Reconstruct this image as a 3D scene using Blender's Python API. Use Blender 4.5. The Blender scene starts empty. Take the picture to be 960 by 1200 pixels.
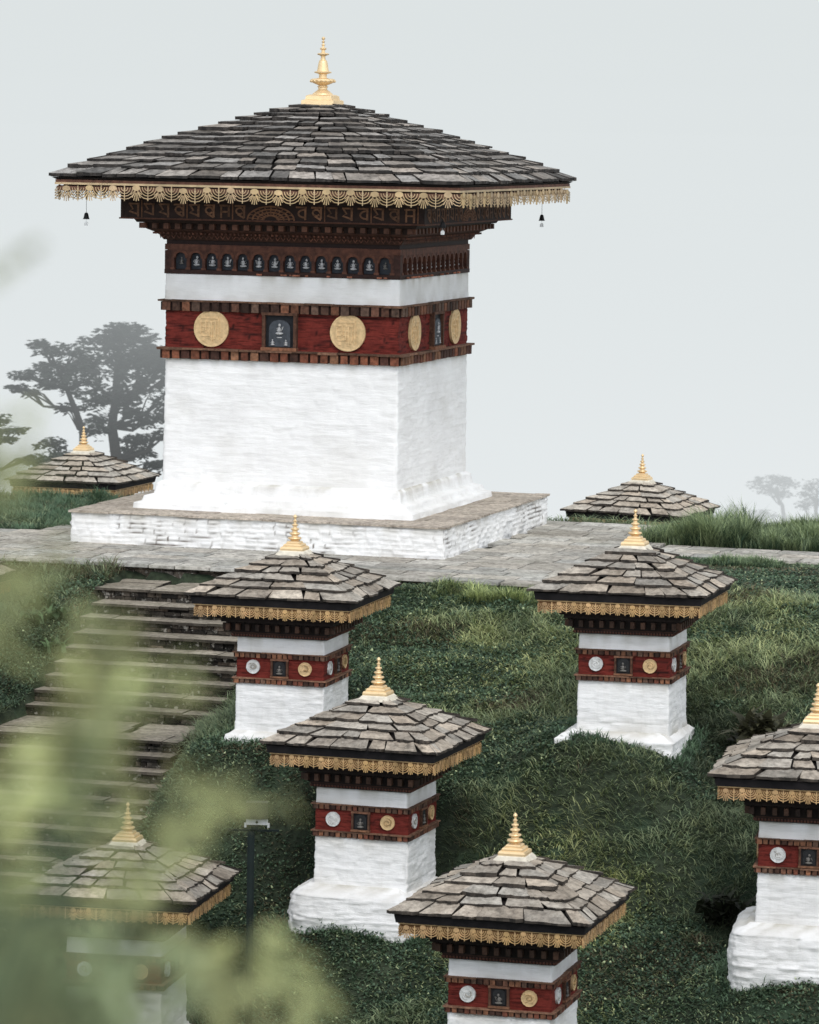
import bpy, math, random
import numpy as np
R = math.radians
scene = bpy.context.scene
col = scene.collection
PI = math.pi

# ------------------------------------------------------------------ helpers
class MB:
    """collects vertices / faces / face colours, links them as ONE mesh object"""
    def __init__(s): s.v = []; s.f = []; s.c = []; s.m = []
    def add(s, vs, fs, col=(1, 1, 1), m=0):
        o = len(s.v); s.v += [tuple(p) for p in vs]
        for f in fs: s.f.append(tuple(o + i for i in f)); s.c.append(col); s.m.append(m)
    def box(s, c, size, rz=0, col=(1, 1, 1), m=0, taper=1.0, jit=0, rnd=None):
        x, y, z = [a / 2 for a in size]; vs = []
        for dz in (-1, 1):
            k = taper if dz < 0 else 1
            for dx, dy in ((-1, -1), (1, -1), (1, 1), (-1, 1)):
                px, py, pz = dx * x * k, dy * y * k, dz * z
                if jit and rnd: px += rnd.uniform(-jit, jit); py += rnd.uniform(-jit, jit); pz += rnd.uniform(-jit, jit)
                vs.append((c[0] + px * math.cos(rz) - py * math.sin(rz), c[1] + px * math.sin(rz) + py * math.cos(rz), c[2] + pz))
        s.add(vs, [(3, 2, 1, 0), (4, 5, 6, 7), (0, 1, 5, 4), (1, 2, 6, 5), (2, 3, 7, 6), (3, 0, 4, 7)], col, m)
    def frus(s, h0, z0, h1, z1, col=(1, 1, 1), m=0, caps=True):
        vs = [(a * h0, b * h0, z0) for a, b in ((-1, -1), (1, -1), (1, 1), (-1, 1))] + [(a * h1, b * h1, z1) for a, b in ((-1, -1), (1, -1), (1, 1), (-1, 1))]
        fs = [(0, 1, 5, 4), (1, 2, 6, 5), (2, 3, 7, 6), (3, 0, 4, 7)]
        if caps: fs += [(3, 2, 1, 0), (4, 5, 6, 7)]
        s.add(vs, fs, col, m)
    def lathe(s, prof, n=20, cx=0, cy=0, z0=0, col=(1, 1, 1), m=0):
        vs = []; fs = []
        for r, z in prof:
            for k in range(n):
                a = 2 * PI * k / n; vs.append((cx + r * math.cos(a), cy + r * math.sin(a), z0 + z))
        for i in range(len(prof) - 1):
            for k in range(n):
                fs.append((i * n + k, i * n + (k + 1) % n, (i + 1) * n + (k + 1) % n, (i + 1) * n + k))
        fs.append(tuple(range(n))[::-1]); fs.append(tuple((len(prof) - 1) * n + k for k in range(n)))
        s.add(vs, fs, col, m)
    def tube(s, pts, rad, n=7, col=(1, 1, 1), m=0):
        P = [np.array(p, float) for p in pts]; vs = []; fs = []
        for i, p in enumerate(P):
            d = P[min(i + 1, len(P) - 1)] - P[max(i - 1, 0)]; d = d / (np.linalg.norm(d) + 1e-9)
            a = np.cross(d, (0, 0, 1) if abs(d[2]) < .9 else (1, 0, 0)); a /= np.linalg.norm(a); b = np.cross(d, a)
            r = rad[i] if hasattr(rad, '__len__') else rad
            for k in range(n):
                t = 2 * PI * k / n; vs.append(tuple(p + r * (a * math.cos(t) + b * math.sin(t))))
        for i in range(len(P) - 1):
            for k in range(n):
                fs.append((i * n + k, i * n + (k + 1) % n, (i + 1) * n + (k + 1) % n, (i + 1) * n + k))
        fs.append(tuple(range(n))[::-1]); fs.append(tuple((len(P) - 1) * n + k for k in range(n)))
        s.add(vs, fs, col, m)
    def ball(s, c, r, n=8, k=6, col=(1, 1, 1), m=0):
        vs = []; fs = []
        rr = r if hasattr(r, '__len__') else (r, r, r)
        for i in range(k + 1):
            a = PI * i / k
            for j in range(n):
                b = 2 * PI * j / n; vs.append((c[0] + rr[0] * math.sin(a) * math.cos(b), c[1] + rr[1] * math.sin(a) * math.sin(b), c[2] + rr[2] * math.cos(a)))
        for i in range(k):
            for j in range(n): fs.append((i * n + j, (i + 1) * n + j, (i + 1) * n + (j + 1) % n, i * n + (j + 1) % n))
        s.add(vs, fs, col, m)
    def build(s, name, mats, parent=None, zoff=0, smooth=False, loc=None):
        if not isinstance(mats, (list, tuple)): mats = [mats]
        me = bpy.data.meshes.new(name)
        v = [(a, b, c + zoff) for a, b, c in s.v] if zoff else s.v
        me.from_pydata(v, [], s.f)
        for m in mats: me.materials.append(m)
        if len(mats) > 1: me.polygons.foreach_set('material_index', s.m)
        if smooth: me.polygons.foreach_set('use_smooth', [True] * len(s.f))
        ca = me.color_attributes.new('Col', 'FLOAT_COLOR', 'CORNER')
        lt = np.array([len(f) for f in s.f]); arr = np.ones((lt.sum(), 4), np.float32)
        arr[:, :3] = np.repeat(np.array(s.c, np.float32).reshape(-1, 3), lt, axis=0)
        ca.data.foreach_set('color', arr.ravel())
        me.update()
        o = bpy.data.objects.new(name, me); col.objects.link(o)
        if parent: o.parent = parent
        if loc: o.location = loc
        return o

def np_obj(name, V, F, mats, parent=None, vcol=None, attr=None, smooth=False):
    """fast mesh from numpy arrays; F list of (k,n) index arrays of equal n"""
    me = bpy.data.meshes.new(name)
    me.vertices.add(len(V)); me.vertices.foreach_set('co', np.asarray(V, np.float32).ravel())
    tot = sum(a.size for a in F); n = sum(len(a) for a in F)
    me.loops.add(tot); me.polygons.add(n)
    idx = np.concatenate([a.ravel() for a in F]).astype(np.int32); me.loops.foreach_set('vertex_index', idx)
    lt = np.concatenate([np.full(len(a), a.shape[1]) for a in F]).astype(np.int32)
    ls = np.concatenate([[0], np.cumsum(lt)[:-1]]).astype(np.int32)
    me.polygons.foreach_set('loop_start', ls); me.polygons.foreach_set('loop_total', lt)
    if smooth: me.polygons.foreach_set('use_smooth', np.ones(n, bool))
    for m in (mats if isinstance(mats, (list, tuple)) else [mats]): me.materials.append(m)
    me.update(calc_edges=True); me.validate()
    if vcol is not None:
        ca = me.color_attributes.new('Col', 'FLOAT_COLOR', 'POINT')
        a = np.ones((len(V), 4), np.float32); a[:, :3] = vcol; ca.data.foreach_set('color', a.ravel())
    if attr is not None:
        at = me.attributes.new('crack', 'FLOAT', 'POINT'); at.data.foreach_set('value', np.asarray(attr, np.float32))
    o = bpy.data.objects.new(name, me); col.objects.link(o)
    if parent: o.parent = parent
    return o

def tag(o, label=None, cat=None, group=None, kind=None):
    if label: o['label'] = label
    if cat: o['category'] = cat
    if group: o['group'] = group
    if kind: o['kind'] = kind
    return o
def empty(name, loc, rz=0):
    o = bpy.data.objects.new(name, None); col.objects.link(o); o.location = loc; o.rotation_euler = (0, 0, rz); o.empty_display_size = .2
    return o

# value noise (numpy)
def vnoise(x, y, seed=0):
    x = np.asarray(x, float); y = np.asarray(y, float)
    xi = np.floor(x).astype(np.int64); yi = np.floor(y).astype(np.int64); fx = x - xi; fy = y - yi
    fx = fx * fx * (3 - 2 * fx); fy = fy * fy * (3 - 2 * fy)
    def h(a, b):
        n = (a * 374761393 + b * 668265263 + seed * 974634777) & 0x7fffffff
        n = ((n ^ (n >> 13)) * 1274126177) & 0x7fffffff
        return ((n ^ (n >> 16)) & 0xffff) / 65535.
    return (h(xi, yi) * (1 - fx) + h(xi + 1, yi) * fx) * (1 - fy) + (h(xi, yi + 1) * (1 - fx) + h(xi + 1, yi + 1) * fx) * fy
def fbm(x, y, seed=0, o=3):
    r = 0; a = .5; t = 0
    for k in range(o): r = r + a * vnoise(x * 2 ** k, y * 2 ** k, seed + k); t += a; a *= .5
    return r / t
def hash1(n, seed):
    n = (np.asarray(n, np.int64) * 2654435761 + seed * 40503 + 12345) & 0x7fffffff
    n = ((n ^ (n >> 15)) * 1103515245) & 0x7fffffff
    return ((n >> 8) & 0xffff) / 65535.

# ------------------------------------------------------------------ materials
def new_mat(name):
    m = bpy.data.materials.new(name); m.use_nodes = True; nt = m.node_tree; nt.nodes.clear()
    out = nt.nodes.new('ShaderNodeOutputMaterial'); b = nt.nodes.new('ShaderNodeBsdfPrincipled'); nt.links.new(b.outputs[0], out.inputs[0])
    return m, nt, b, out
def N(nt, t, **kw):
    n = nt.nodes.new(t)
    for k, v in kw.items():
        if k.startswith('i_'): n.inputs[k[2:].replace('_', ' ')].default_value = v
        else: setattr(n, k, v)
    return n
def coords(nt, scale=(1, 1, 1), rand=True):
    tc = N(nt, 'ShaderNodeTexCoord'); mp = N(nt, 'ShaderNodeMapping'); mp.inputs['Scale'].default_value = scale
    nt.links.new(tc.outputs['Object'], mp.inputs['Vector'])
    if rand:
        oi = N(nt, 'ShaderNodeObjectInfo'); mu = N(nt, 'ShaderNodeMath', operation='MULTIPLY'); mu.inputs[1].default_value = 37.0
        nt.links.new(oi.outputs['Random'], mu.inputs[0]); nt.links.new(mu.outputs[0], mp.inputs['Location'])
    return mp.outputs['Vector']
def ramp(nt, src, stops):
    r = N(nt, 'ShaderNodeValToRGB'); e = r.color_ramp.elements
    e[0].position, e[0].color = stops[0][0], (*stops[0][1], 1); e[1].position, e[1].color = stops[1][0], (*stops[1][1], 1)
    for p, c in stops[2:]:
        x = e.new(p); x.color = (*c, 1)
    nt.links.new(src, r.inputs[0]); return r.outputs[0]
def mix(nt, a, b, f, mode='MIX'):
    m = N(nt, 'ShaderNodeMix', data_type='RGBA', blend_type=mode)
    for s, v in ((m.inputs[0], f), (m.inputs[6], a), (m.inputs[7], b)):
        if hasattr(v, 'links'): nt.links.new(v, s)
        elif hasattr(v, '__len__'): s.default_value = (*v, 1) if len(v) == 3 else v
        else: s.default_value = v
    return m.outputs[2]
def noise(nt, vec, scale, detail=5, rough=.6):
    n = N(nt, 'ShaderNodeTexNoise'); n.inputs['Scale'].default_value = scale; n.inputs['Detail'].default_value = detail; n.inputs['Roughness'].default_value = rough
    nt.links.new(vec, n.inputs['Vector']); return n.outputs['Fac']
def bump(nt, b, h, strength, dist=.02):
    n = N(nt, 'ShaderNodeBump'); n.inputs['Strength'].default_value = strength; n.inputs['Distance'].default_value = dist
    nt.links.new(h, n.inputs['Height']); nt.links.new(n.outputs[0], b.inputs['Normal'])

def mat_basic(name, c, rough=.8, metal=0, sc=8, amt=.35, attr=True, bs=.3, bd=.01, stretch=(1, 1, 1), spec=.3):
    m, nt, b, out = new_mat(name)
    vec = coords(nt, stretch); n1 = noise(nt, vec, sc)
    dark = tuple(x * (1 - amt) for x in c); lite = tuple(min(1, x * (1 + amt * .7)) for x in c)
    cc = ramp(nt, n1, [(.3, dark), (.7, lite)])
    if attr:
        a = N(nt, 'ShaderNodeAttribute', attribute_name='Col'); cc = mix(nt, cc, a.outputs['Color'], 1.0, 'MULTIPLY')
    nt.links.new(cc, b.inputs['Base Color'])
    b.inputs['Roughness'].default_value = rough; b.inputs['Metallic'].default_value = metal; b.inputs['Specular IOR Level'].default_value = spec
    if bs: bump(nt, b, noise(nt, vec, sc * 4), bs, bd)
    return m

def mat_white(name, dirt=.25, course=14, crackdark=1.0):
    m, nt, b, out = new_mat(name)
    vec = coords(nt, (1, 1, 1)); vs = coords(nt, (2.2, 2.2, course))
    n_s = noise(nt, vs, 1.6, 6, .62); n_l = noise(nt, vec, 1.3, 5, .6); n_f = noise(nt, vec, 26, 4, .6)
    base = ramp(nt, n_l, [(.25, (.775, .77, .755)), (.6, (.87, .868, .852))])
    st = ramp(nt, n_s, [(.28, (.80, .79, .77)), (.45, (1, 1, 1))])
    c = mix(nt, base, st, dirt * 1.6, 'MULTIPLY')
    # water streaks running down
    vw = coords(nt, (3.5, 3.5, .35)); nw = noise(nt, vw, 2.0, 5, .7)
    c = mix(nt, c, ramp(nt, nw, [(.3, (.72, .70, .66)), (.48, (1, 1, 1))]), dirt, 'MULTIPLY')
    ac = N(nt, 'ShaderNodeAttribute', attribute_name='Col'); c = mix(nt, c, ac.outputs['Color'], 1.0, 'MULTIPLY')
    a = N(nt, 'ShaderNodeAttribute', attribute_name='crack')
    mu = N(nt, 'ShaderNodeMath', operation='MULTIPLY', use_clamp=True); mu.inputs[1].default_value = crackdark; nt.links.new(a.outputs['Fac'], mu.inputs[0])
    c = mix(nt, c, (.10, .075, .055), mu.outputs[0])
    nt.links.new(c, b.inputs['Base Color']); b.inputs['Roughness'].default_value = .92; b.inputs['Specular IOR Level'].default_value = .15
    h = N(nt, 'ShaderNodeMath', operation='ADD'); nt.links.new(n_s, h.inputs[0]); f2 = N(nt, 'ShaderNodeMath', operation='MULTIPLY'); f2.inputs[1].default_value = .25
    nt.links.new(n_f, f2.inputs[0]); nt.links.new(f2.outputs[0], h.inputs[1]); bump(nt, b, h.outputs[0], .40, .04)
    return m

def mat_slate(name, c1, c2, lich=(.34, .31, .25), streak=(1, 1, 1)):
    m, nt, b, out = new_mat(name)
    vec = coords(nt); vs = coords(nt, streak)
    n1 = noise(nt, vec, 2.6, 7, .65); n2 = noise(nt, vs, 10, 6, .7); n3 = noise(nt, vec, 24, 4, .6)
    c = ramp(nt, n1, [(.3, c1), (.68, c2)])
    c = mix(nt, c, ramp(nt, n2, [(.35, (.45, .43, .42)), (.6, (1.15, 1.13, 1.1))]), .85, 'MULTIPLY')
    c = mix(nt, c, lich, ramp(nt, n3, [(.56, (0, 0, 0)), (.72, (.55, .55, .55))]))
    mo = noise(nt, vec, 2.2, 7, .75); c = mix(nt, c, (.035, .032, .022), ramp(nt, mo, [(.56, (0, 0, 0)), (.7, (.7, .7, .7))]))
    a = N(nt, 'ShaderNodeAttribute', attribute_name='Col'); c = mix(nt, c, a.outputs['Color'], 1.0, 'MULTIPLY')
    nt.links.new(c, b.inputs['Base Color']); b.inputs['Roughness'].default_value = .68; b.inputs['Specular IOR Level'].default_value = .35
    bump(nt, b, n2, .6, .02)
    return m

def mat_red(name):
    m, nt, b, out = new_mat(name)
    vec = coords(nt); vs = coords(nt, (3, 3, 22)); n1 = noise(nt, vs, 1.5, 5, .6); n2 = noise(nt, vec, 5)
    c = ramp(nt, n2, [(.3, (.105, .016, .012)), (.7, (.19, .030, .021))])
    c = mix(nt, c, ramp(nt, n1, [(.35, (.35, .33, .33)), (.5, (1, 1, 1))]), .85, 'MULTIPLY')
    a = N(nt, 'ShaderNodeAttribute', attribute_name='crack')
    c = mix(nt, c, (.02, .006, .005), a.outputs['Fac'])
    nt.links.new(c, b.inputs['Base Color']); b.inputs['Roughness'].default_value = .85; b.inputs['Specular IOR Level'].default_value = .2
    bump(nt, b, n1, .6, .03)
    return m

def mat_stone(name, c1, c2, moss=(.05, .055, .025), mamt=.5, sc=3, spots=False):
    m, nt, b, out = new_mat(name)
    vec = coords(nt, rand=False); n1 = noise(nt, vec, sc, 7, .65); n2 = noise(nt, vec, sc * 5, 5, .7); n3 = noise(nt, vec, sc * .6, 5, .6)
    c = ramp(nt, n1, [(.3, c1), (.7, c2)])
    c = mix(nt, c, ramp(nt, n2, [(.38, (.4, .39, .38)), (.6, (1.1, 1.1, 1.08))]), .8, 'MULTIPLY')
    c = mix(nt, c, moss, ramp(nt, n3, [(.5, (0, 0, 0)), (.66, (mamt, mamt, mamt))]))
    a = N(nt, 'ShaderNodeAttribute', attribute_name='Col'); c = mix(nt, c, a.outputs['Color'], 1.0, 'MULTIPLY')
    if spots: c = mix(nt, c, (.34, .32, .28), ramp(nt, noise(nt, vec, 9, 3, .55), [(.60, (0, 0, 0)), (.66, (.8, .8, .8))]))
    nt.links.new(c, b.inputs['Base Color']); b.inputs['Roughness'].default_value = .85; b.inputs['Specular IOR Level'].default_value = .25
    bump(nt, b, n2, .6, .02)
    return m

def mat_leaf(name, tint=(1, 1, 1), trans=.25, rough=.55):
    m, nt, b, out = new_mat(name)
    a = N(nt, 'ShaderNodeAttribute', attribute_name='Col'); c = mix(nt, a.outputs['Color'], tint, 1.0, 'MULTIPLY')
    nt.links.new(c, b.inputs['Base Color']); b.inputs['Roughness'].default_value = rough; b.inputs['Specular IOR Level'].default_value = .25
    if trans:
        t = N(nt, 'ShaderNodeBsdfTranslucent'); nt.links.new(c, t.inputs[0]); s = N(nt, 'ShaderNodeMixShader'); s.inputs[0].default_value = trans
        nt.links.new(b.outputs[0], s.inputs[1]); nt.links.new(t.outputs[0], s.inputs[2]); nt.links.new(s.outputs[0], out.inputs[0])
    return m

M = {}
M['white'] = mat_white('whitewash', .22, 13)
M['whitebig'] = mat_white('whitewash_wall', .05, 12)
M['whitestone'] = mat_white('whitewashed_stone', .3, 9)
M['red'] = mat_red('red_ochre')
M['slate'] = mat_slate('slate', (.25, .216, .176), (.48, .435, .368), (.54, .51, .43))
M['slatebig'] = mat_slate('weathered_slate', (.10, .092, .082), (.30, .278, .252), (.25, .235, .215), (1, 1, 1))
M['black'] = mat_basic('black_board', (.012, .010, .011), .8, amt=.5)
M['timber'] = mat_basic('carved_timber', (.062, .027, .018), .7, sc=9, amt=.5, bs=.5)
M['timberdark'] = mat_basic('dark_timber', (.016, .010, .010), .8, sc=9, amt=.5)
M['carve'] = mat_basic('carved_relief', (.19, .095, .052), .7, sc=14, amt=.5)
M['dentil'] = mat_basic('brick_dentil', (.16, .092, .062), .85, sc=16, amt=.55, bs=.6)
M['brass'] = mat_basic('brass_fringe', (.66, .44, .22), .5, metal=.25, sc=7, amt=.30, bs=.2)
M['brassbig'] = mat_basic('pale_brass_fringe', (.56, .42, .25), .5, metal=.2, sc=5, amt=.25, bs=.2)
M['gold'] = mat_basic('gilding', (.84, .63, .36), .42, metal=.45, sc=8, amt=.10, bs=.1, attr=False)
M['disc'] = mat_basic('ochre_medallion', (.66, .47, .25), .6, metal=.15, sc=14, amt=.22, bs=.6)
M['silver'] = mat_basic('silver_medallion', (.66, .66, .64), .55, metal=.1, sc=18, amt=.25, bs=.6)
M['darkslate'] = mat_basic('carved_slate_panel', (.022, .024, .027), .6, sc=12, amt=.4)
M['figure'] = mat_basic('pale_figure', (.42, .42, .42), .6, sc=30, amt=.4)
M['figdim'] = mat_basic('grey_figure', (.16, .15, .135), .6, sc=30, amt=.4)
M['cream'] = mat_basic('cream_mortar', (.66, .61, .50), .85, sc=9, amt=.2)
M['paving'] = mat_stone('paving_stone', (.42, .40, .355), (.64, .61, .55), (.16, .165, .11), .25, 1.6)
M['plinthpave'] = mat_stone('plinth_paving', (.44, .39, .34), (.64, .58, .51), (.2, .18, .13), .3, 2)
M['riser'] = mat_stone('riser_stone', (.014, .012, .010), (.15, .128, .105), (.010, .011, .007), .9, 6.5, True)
M['tread'] = mat_stone('tread_stone', (.24, .215, .18), (.46, .42, .36), (.12, .115, .07), .4, 2)
M['soil'] = mat_stone('soil', (.016, .026, .015), (.045, .060, .034), (.03, .055, .03), .8, 2)
M['grass'] = mat_leaf('grass_blades', trans=.2)
M['leaf'] = mat_leaf('plant_leaf', trans=.25)
M['foreleaf'] = mat_leaf('shrub_leaf', trans=.45)
M['needle'] = mat_leaf('needles', trans=.1)
M['bark'] = mat_basic('bark', (.035, .030, .026), .9, sc=6, amt=.4)
M['stem'] = mat_basic('green_stem', (.13, .17, .09), .6, sc=6, amt=.3)
M['postpaint'] = mat_basic('dark_green_paint', (.008, .014, .013), .75, sc=6, amt=.3, spec=.15)
M['lamphead'] = mat_basic('olive_housing', (.05, .055, .035), .5, sc=6, amt=.3)
M['steel'] = mat_basic('galvanised_steel', (.62, .63, .62), .4, metal=.4, sc=12, amt=.15)
M['iron'] = mat_basic('black_iron', (.01, .01, .01), .5, metal=.5)

# ------------------------------------------------------------------ placement frame of the great chorten
YAW = R(-16.82); BX, BY = -1.8, 77.38; ZT = -7.93
cu, su = math.cos(YAW), math.sin(YAW)
def W(u, v, z=0): return (BX + u * cu - v * su, BY + u * su + v * cu, z)
def Wn(u, v): return BX + u * cu - v * su, BY + u * su + v * cu
def L(x, y): x = x - BX; y = y - BY; return x * cu + y * su, -x * su + y * cu
F_ = 4701.01; PITCH = R(-5.546); ROLL = R(.95)
def at(u, v, Y):
    a, b = u - 480, v - 600; x = a * math.cos(ROLL) + b * math.sin(ROLL); y = -a * math.sin(ROLL) + b * math.cos(ROLL)
    d = (x / F_, math.cos(PITCH) + math.sin(PITCH) * y / F_, math.sin(PITCH) - math.cos(PITCH) * y / F_)
    t = Y / d[1]; return (d[0] * t, Y, d[2] * t)

# ------------------------------------------------------------------ small chortens: x, y, eave z, yaw, footing height, scale
SC = {
 'A': (-1.79, 62.38, -7.33, -14.8, .12), 'B': (3.49, 61.36, -7.06, -14.5, .24), 'C': (-.42, 58.6, -9.05, -17.4, .62),
 'D': (1.5, 52.69, -10.31, -16.2, .6), 'E': (-7.46, 91.24, -8.22, -16.9, .2), 'F': (4.96, 85.82, -8.20, -20.0, .2),
 'G': (5.72, 55.5, -8.90, -10.0, .78), 'H': (-4.0, 57.47, -11.08, -11.5, .4), 'I': (-8.0, 64.2, -7.42, -15.0, .2)}
def ground_of(k): x, y, z, a, f = SC[k]; return z - 2.17 - f

# ------------------------------------------------------------------ terrain
PV = [(-60, -24), (-36, -16.6), (-30, -15.2), (-24, -13.9), (-21, -13.0), (-19, -12.2), (-17.2, -11.5), (-15.4, -10.1), (-13.6, -9.5), (-11.5, -9.15), (-9, -8.55), (-7.2, -8.12), (-6.4, -8.03), (-2, -8.0), (4.6, -7.99), (6.5, -8.9), (9, -10.1), (13, -10.7), (25, -15), (60, -30), (400, -60), (3000, -70)]
STV = [(-7.0, -8.15), (-8.3, -8.3), (-11.8, -9.95), (-13.4, -10.1), (-16.8, -12.1), (-19, -12.6), (-24, -14.2), (-40, -17)]
def stair_z(v):
    a = np.array(STV)[::-1]; return np.interp(v, a[:, 0], a[:, 1])
def sstep(a, b, x): t = np.clip((x - a) / (b - a), 0, 1); return t * t * (3 - 2 * t)
def base_ground(x, y):
    u, v = L(x, y); a = np.array(PV)
    g = np.interp(v, a[:, 0], a[:, 1])
    # right of the terrace the lawn runs further forward before falling
    g = g + sstep(6, 10, u) * np.where((v < -6) & (v > -12.5), .30 * np.sin((np.clip(v, -12.5, -6) + 12.5) / 6.5 * PI), 0)
    # the stairway lies in a shallow trough
    w = 1 - sstep(1.75, 2.9, np.abs(u - .45)); w = w * (v < -6.8)
    g = g * (1 - w) + (stair_z(v) + .10) * w
    return g
CORR = []
def terrain(x, y):
    x = np.asarray(x, float); y = np.asarray(y, float)
    g = base_ground(x, y)
    for cx, cy, dz in CORR:
        g = g + dz * np.exp(-((x - cx) ** 2 + (y - cy) ** 2) / (2 * 1.55 ** 2))
    for k in SC:
        cx, cy = SC[k][:2]; w = 1 - sstep(1.0, 2.3, np.hypot(x - cx, y - cy)); g = g * (1 - w) + (ground_of(k) + (.15 if k == 'B' else .05)) * w
    u, v = L(x, y)
    # hillside under the camera
    nr = np.interp(y, [-200, -6, 2, 4, 10, 20, 30, 40, 46, 50], [-30, -2.2, -1.62, -1.75, -3.9, -8.2, -12.0, -14.8, -14.9, -14.6])
    w = sstep(40, 50, y); g = g * w + nr * (1 - w)
    open_ = np.clip(1 - ((u > -14) & (u < 7) & (v > -6.8) & (v < 4.4)) * 1.0, 0, 1)
    g = g + open_ * ((fbm(x * .9, y * .9, 5) - .5) * .26 + (fbm(x * 3, y * 3, 9, 2) - .5) * .09) * (1 - .8 * ((v > -4) & (v < 4)))
    # hollow to the right of the upper right chorten
    hx, hy, _ = at(862, 800, 60.5)
    g = g - .6 * np.exp(-((x - hx) ** 2 + ((y - hy) * .8) ** 2) / (2 * .7 ** 2))
    # far side falls and rolls
    g = g + sstep(120, 400, y) * (fbm(x * .01, y * .01, 3) - .5) * 20
    ist = (np.abs(u - .45) < 1.75) & (v < -6.85) & (v > -17.5)
    g = np.where(ist, np.minimum(g, stair_z(v) - .22), g)
    ter = (u > -16) & (u < 6.9) & (v > -6.9) & (v < 4.3)
    g = np.where(ter, np.minimum(g, ZT - .12), g)
    return g
for k in SC:
    x, y, z, a, f = SC[k]
    CORR.append((x, y, ground_of(k) - float(base_ground(np.array(x), np.array(y)))))
# neighbouring corrections overlap a little: one relaxation pass
for _ in range(12):
    new = []
    for i, k in enumerate(SC):
        x, y, z, a, f = SC[k]
        g = float(base_ground(np.array(x), np.array(y))) + sum(dz * math.exp(-((x - cx) ** 2 + (y - cy) ** 2) / (2 * 1.55 ** 2)) for cx, cy, dz in CORR)
        new.append((x, y, CORR[i][2] + .7 * (ground_of(k) - g)))
    CORR[:] = new

xs = np.concatenate([-np.geomspace(2500, 15, 22), np.arange(-14, 14, .2), np.geomspace(15, 2500, 22)])
ys = np.concatenate([np.linspace(-60, 4, 14), np.arange(6, 46, 1.5), np.arange(46.5, 95, .2), np.geomspace(96, 3000, 30)])
X, Y = np.meshgrid(xs, ys); Z = terrain(X, Y)
n, m_ = X.shape; idx = np.arange(n * m_).reshape(n, m_)
Fq = np.stack([idx[:-1, :-1], idx[:-1, 1:], idx[1:, 1:], idx[1:, :-1]], -1).reshape(-1, 4)
g = np_obj('ground', np.stack([X, Y, Z], -1).reshape(-1, 3), [Fq], M['soil'], smooth=True, vcol=np.ones((n * m_, 3)))
tag(g, 'grassy hillside falling away below the terrace', None, None, 'structure')

# ------------------------------------------------------------------ paving
def flagstones(name, u0, u1, v0, v1, z, mat, rnd, row=(.45, .7), wid=(.5, 1.2), th=.06, inside=None, rough=.012):
    b = MB(); v = v0
    while v < v1 - .05:
        h = min(rnd.uniform(*row), v1 - v)
        if v1 - v - h < .2: h = v1 - v
        u = u0 + rnd.uniform(-.3, 0)
        while u < u1:
            w = rnd.uniform(*wid); a0 = max(u, u0); a1 = min(u + w, u1)
            if a1 - a0 > .08 and (inside is None or inside((a0 + a1) / 2, v + h / 2)):
                gp = rnd.uniform(.010, .024); j = lambda: rnd.uniform(-rough, rough); zz = z + rnd.uniform(-.006, .006)
                p = [(a0 + gp + j(), v + gp + j()), (a1 - gp + j(), v + gp + j()), (a1 - gp + j(), v + h - gp + j()), (a0 + gp + j(), v + h - gp + j())]
                vs = [W(x, y, zz - th) for x, y in p] + [W(x, y, zz + rnd.uniform(-.003, .003)) for x, y in p]
                k = rnd.uniform(.72, 1.15); t = rnd.uniform(-.03, .03)
                b.add(vs, [(4, 5, 6, 7), (0, 1, 5, 4), (1, 2, 6, 5), (2, 3, 7, 6), (3, 0, 4, 7)], (k + t, k, k - t))
            u += w
        v += h
    # mortar bed below
    return b
rnd = random.Random(4)
b = flagstones('t', -15, 6.75, -6.85, 4.2, ZT, M['paving'], rnd, inside=lambda u, v: not (abs(u) < 3.55 and abs(v) < 3.55) and not (u < -3.9 and v > -.5 + (u + 4) * .95) and not (v > 3.2 and u < -3.9))
o = b.build('terrace_paving', M['paving']); tag(o, 'grey flagstone terrace around the great chorten', None, None, 'structure')
b = MB(); b.add([W(-16, -6.86, ZT - .05), W(6.8, -6.86, ZT - .05), W(6.8, 4.3, ZT - .05), W(-4, 4.3, ZT - .05), W(-4, -.4, ZT - .05), W(-16, -11.5 + 0, ZT - .9)], [(0, 1, 2, 3, 4)], (.25, .24, .2))
o = b.build('paving_bed', M['soil']); tag(o, 'earth bed between the flagstones', None, None, 'structure')
b = flagstones('p', 6.8, 22, -1.0, .85, ZT - .02, M['paving'], rnd, wid=(.5, .9))
o = b.build('path', M['paving']); tag(o, 'pale flagstone path crossing the lawn to the right', None, None, 'structure')
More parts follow.
